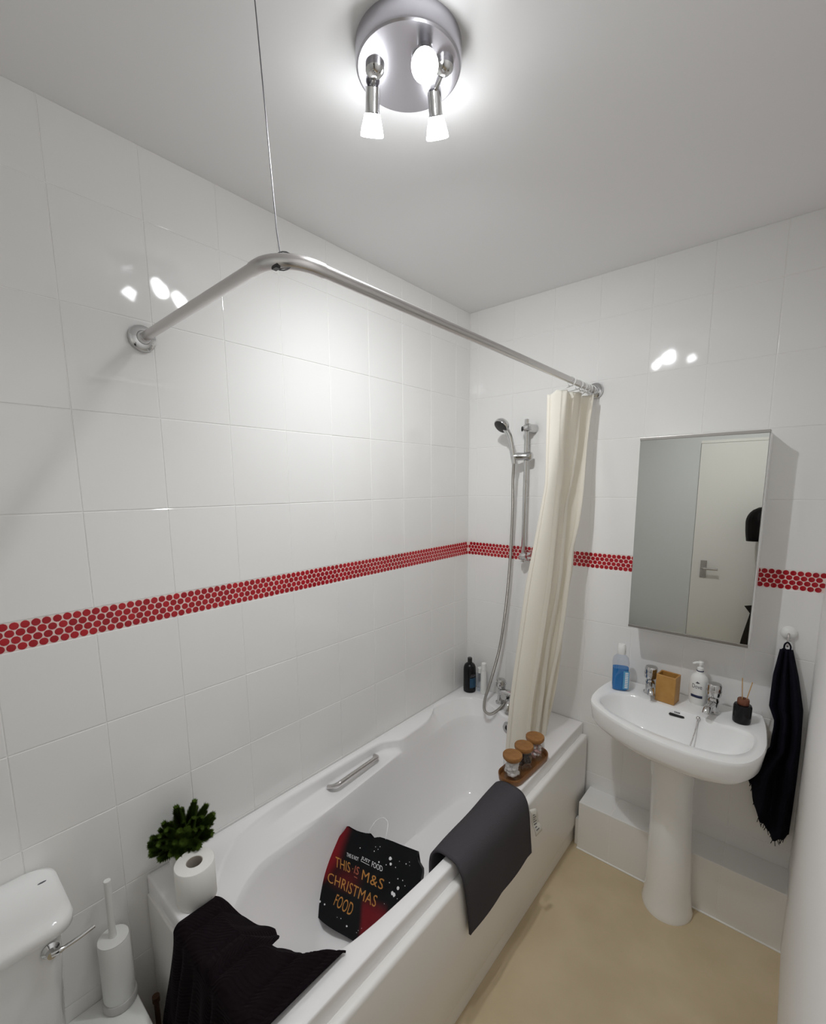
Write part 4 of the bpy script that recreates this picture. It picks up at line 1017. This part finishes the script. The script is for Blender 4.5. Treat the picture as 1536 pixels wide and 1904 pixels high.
# head with face, facing the phone / the back wall
HC = Vector((-0.105, 0.035, 1.395))
hrot = Matrix.Rotation(math.radians(-6), 4, 'Y') @ Matrix.Rotation(math.radians(-58), 4, 'Z')
def head_pt(a, t):
    """a azimuth (0 = face, +y), t 0 chin .. 1 crown"""
    z = lerp(-0.108, 0.108, t)
    r = math.sqrt(max(0.0, 1-(abs(z)/0.1085)**2.3))
    wx, wy = 0.074*r, 0.092*r
    if z < -0.02: k = (-0.02-z)/0.09; wx *= 1-0.22*k; wy *= 1-0.10*k
    x, y = wx*math.sin(a), wy*math.cos(a)
    f = max(0, math.cos(a))
    if f > 0.5:
        y += 0.020*math.exp(-(math.sin(a)/0.16)**2)*math.exp(-((z+0.018)/0.020)**2)   # nose
        y += 0.008*math.exp(-(math.sin(a)/0.14)**2)*math.exp(-((z-0.004)/0.020)**2)
        y -= 0.007*math.exp(-((abs(math.sin(a))-0.42)/0.16)**2)*math.exp(-((z-0.008)/0.012)**2)  # eye sockets
        y += 0.005*math.exp(-(math.sin(a)/0.28)**2)*math.exp(-((z+0.055)/0.009)**2)   # lips
        y += 0.006*math.exp(-(math.sin(a)/0.22)**2)*math.exp(-((z+0.092)/0.012)**2)
    return hrot @ Vector((x, y, z)) + HC
n = 48; loops = [[head_pt(2*PI*i/n, min(0.998, max(0.002, 0.5-0.5*math.cos(PI*k/30)))) for i in range(n)] for k in range(31)]
hd = part('head', MB().loft(loops, True, True), M['skin'], pe, True, 80)
for s_ in (-1, 1):
    part('eye', MB().ball(hrot @ Vector((s_*0.031, 0.074, 0.008)) + HC, 0.0105, 14, 10), M['eye'], hd)
    part('ear', MB().lathe([(0.004, -0.005), (0.016, -0.004), (0.020, 0.0), (0.015, 0.005), (0.004, 0.003)], 16, Matrix.Translation(hrot @ Vector((s_*0.074, -0.005, 0.0)) + HC) @ Matrix.Rotation(PI/2, 4, 'Y') @ Matrix.Diagonal((1.5, 0.8, 1, 1))), M['skin'], hd)
part('lips', MB().ball(hrot @ Vector((0, 0.086, -0.055)) + HC, 0.018, 14, 8, 0.32), M['lip'], hd)
def hair_pt(a, t):
    z0 = lerp(0.118, -0.115, t)
    low = lerp(-0.115, 0.050, sstep(0.80, 0.90, math.cos(a)))      # open only over the middle of the face
    z0 = lerp(0.118, low, t)
    r = math.sqrt(max(0.0, 1-(max(z0, 0)/0.121)**2.2)); x, y = 0.090*r*math.sin(a), 0.107*r*math.cos(a)-0.002
    if z0 < 0: x *= 1+0.06*math.sin(PI*min(1, -z0/0.1)); 
    return hrot @ Vector((x*(1+0.02*math.sin(21*a)), y*(1+0.02*math.sin(17*a)), z0)) + HC
loops = [[hair_pt(2*PI*i/64, k/16) for i in range(64)] for k in range(17)]
part('hair', MB().loft(loops, True, False), M['hair'], hd, True, 80, solid=0.006)
# trousers follow the legs of the body
tj = [((0.00, 0.00, 0.80), (0.110, 0.090)), ((-0.055, -0.045, 0.715), 0.088), ((0.055, 0.030, 0.715), 0.088), ((-0.125, -0.03, 0.44), 0.066), ((0.040, 0.055, 0.43), 0.066), ((-0.100, -0.05, 0.12), 0.052), ((0.035, 0.02, 0.12), 0.052)]
skinned('trousers', tj, [(0, 1), (0, 2), (1, 3), (2, 4), (3, 5), (4, 6)], M['trousers'], pe)
for k, (tx, ty) in enumerate(((-0.103, 0.0), (0.028, 0.075))):
    part('shoe', MB().loft([[(tx+0.043*math.cos(a)*w_, ty+0.120*math.sin(a)*l_, z) for a in [2*PI*i/24 for i in range(24)]] for z, w_, l_ in ((0.0, 1, 1), (0.02, 1.03, 1.01), (0.05, 0.9, 0.88), (0.075, 0.6, 0.45))], True, True), M['black'], pe, True, 60)
# phone just behind the lens; the lens sits on its outer face
ph = thing('phone', 'black smartphone held up in front of the person', 'phone', tuple(CAM - FW*0.016))
Rm = Matrix(((RX.x, -DN.x, -FW.x), (RX.y, -DN.y, -FW.y), (RX.z, -DN.z, -FW.z)))
def pbox(x0, x1, y0, y1, z0, z1):
    m = MB().box(x0, x1, y0, y1, z0, z1); m.v = [Rm @ v for v in m.v]; return m
part('case', pbox(-0.012, 0.059, -0.130, 0.016, 0.0, 0.008), M['black'], ph, False, bevel=0.002)
part('screen', pbox(-0.009, 0.056, -0.126, 0.012, 0.0081, 0.0086), M['darkchrome'], ph, False)
# hands: palm, four fingers, thumb each
def hand(parent, wrist, palm, fdir, curl, thumbdir, name='hand'):
    wrist, palm, fdir, curl, thumbdir = [Vector(v) for v in (wrist, palm, fdir, curl, thumbdir)]
    side = fdir.cross(curl).normalized(); js = [(tuple(wrist), 0.024), (tuple(wrist.lerp(palm, 0.6)), (0.030, 0.016)), (tuple(palm), (0.033, 0.014))]; ed = [(0, 1), (1, 2)]
    hob = skinned(name, js, ed, M['skin'], parent)
    for k, L in enumerate((0.068, 0.078, 0.072, 0.056)):
        b = palm + side*(0.020*(1.5-k)) - fdir*0.008
        p1 = b + fdir*L*0.45; p2 = p1 + (fdir*0.6+curl*0.8).normalized()*L*0.32; p3 = p2 + (fdir*0.1+curl).normalized()*L*0.26
        skinned('finger', [(tuple(b), 0.0095), (tuple(p1), 0.0088), (tuple(p2), 0.0080), (tuple(p3), 0.0070)], [(0, 1), (1, 2), (2, 3)], M['skin'], hob)
    tb = wrist.lerp(palm, 0.5) + side*0.026; t1 = tb + thumbdir*0.034; t2 = t1 + (thumbdir*0.7+fdir*0.5).normalized()*0.028
    skinned('thumb', [(tuple(tb), 0.012), (tuple(t1), 0.0105), (tuple(t2), 0.0085)], [(0, 1), (1, 2)], M['skin'], hob)
wr_ = Vector((0.075, 0.150, 1.545)); PPos = Vector((PX, PY, 0))
tgt = Vector(ph.location) - PPos + Rm @ Vector((0.045, -0.095, 0.022))
up = (tgt - wr_).normalized()
hand(pe, wr_, wr_.lerp(tgt, 0.75), up, (Rm @ Vector((0, 0, -1))), (Rm @ Vector((-0.8, 0.2, -0.1))).normalized())
hand(pe, (0.110, -0.06, 0.80), (0.112, -0.045, 0.735), (0.0, 0.15, -1), (-0.6, 0.8, 0), (0.0, 0.7, -0.7))
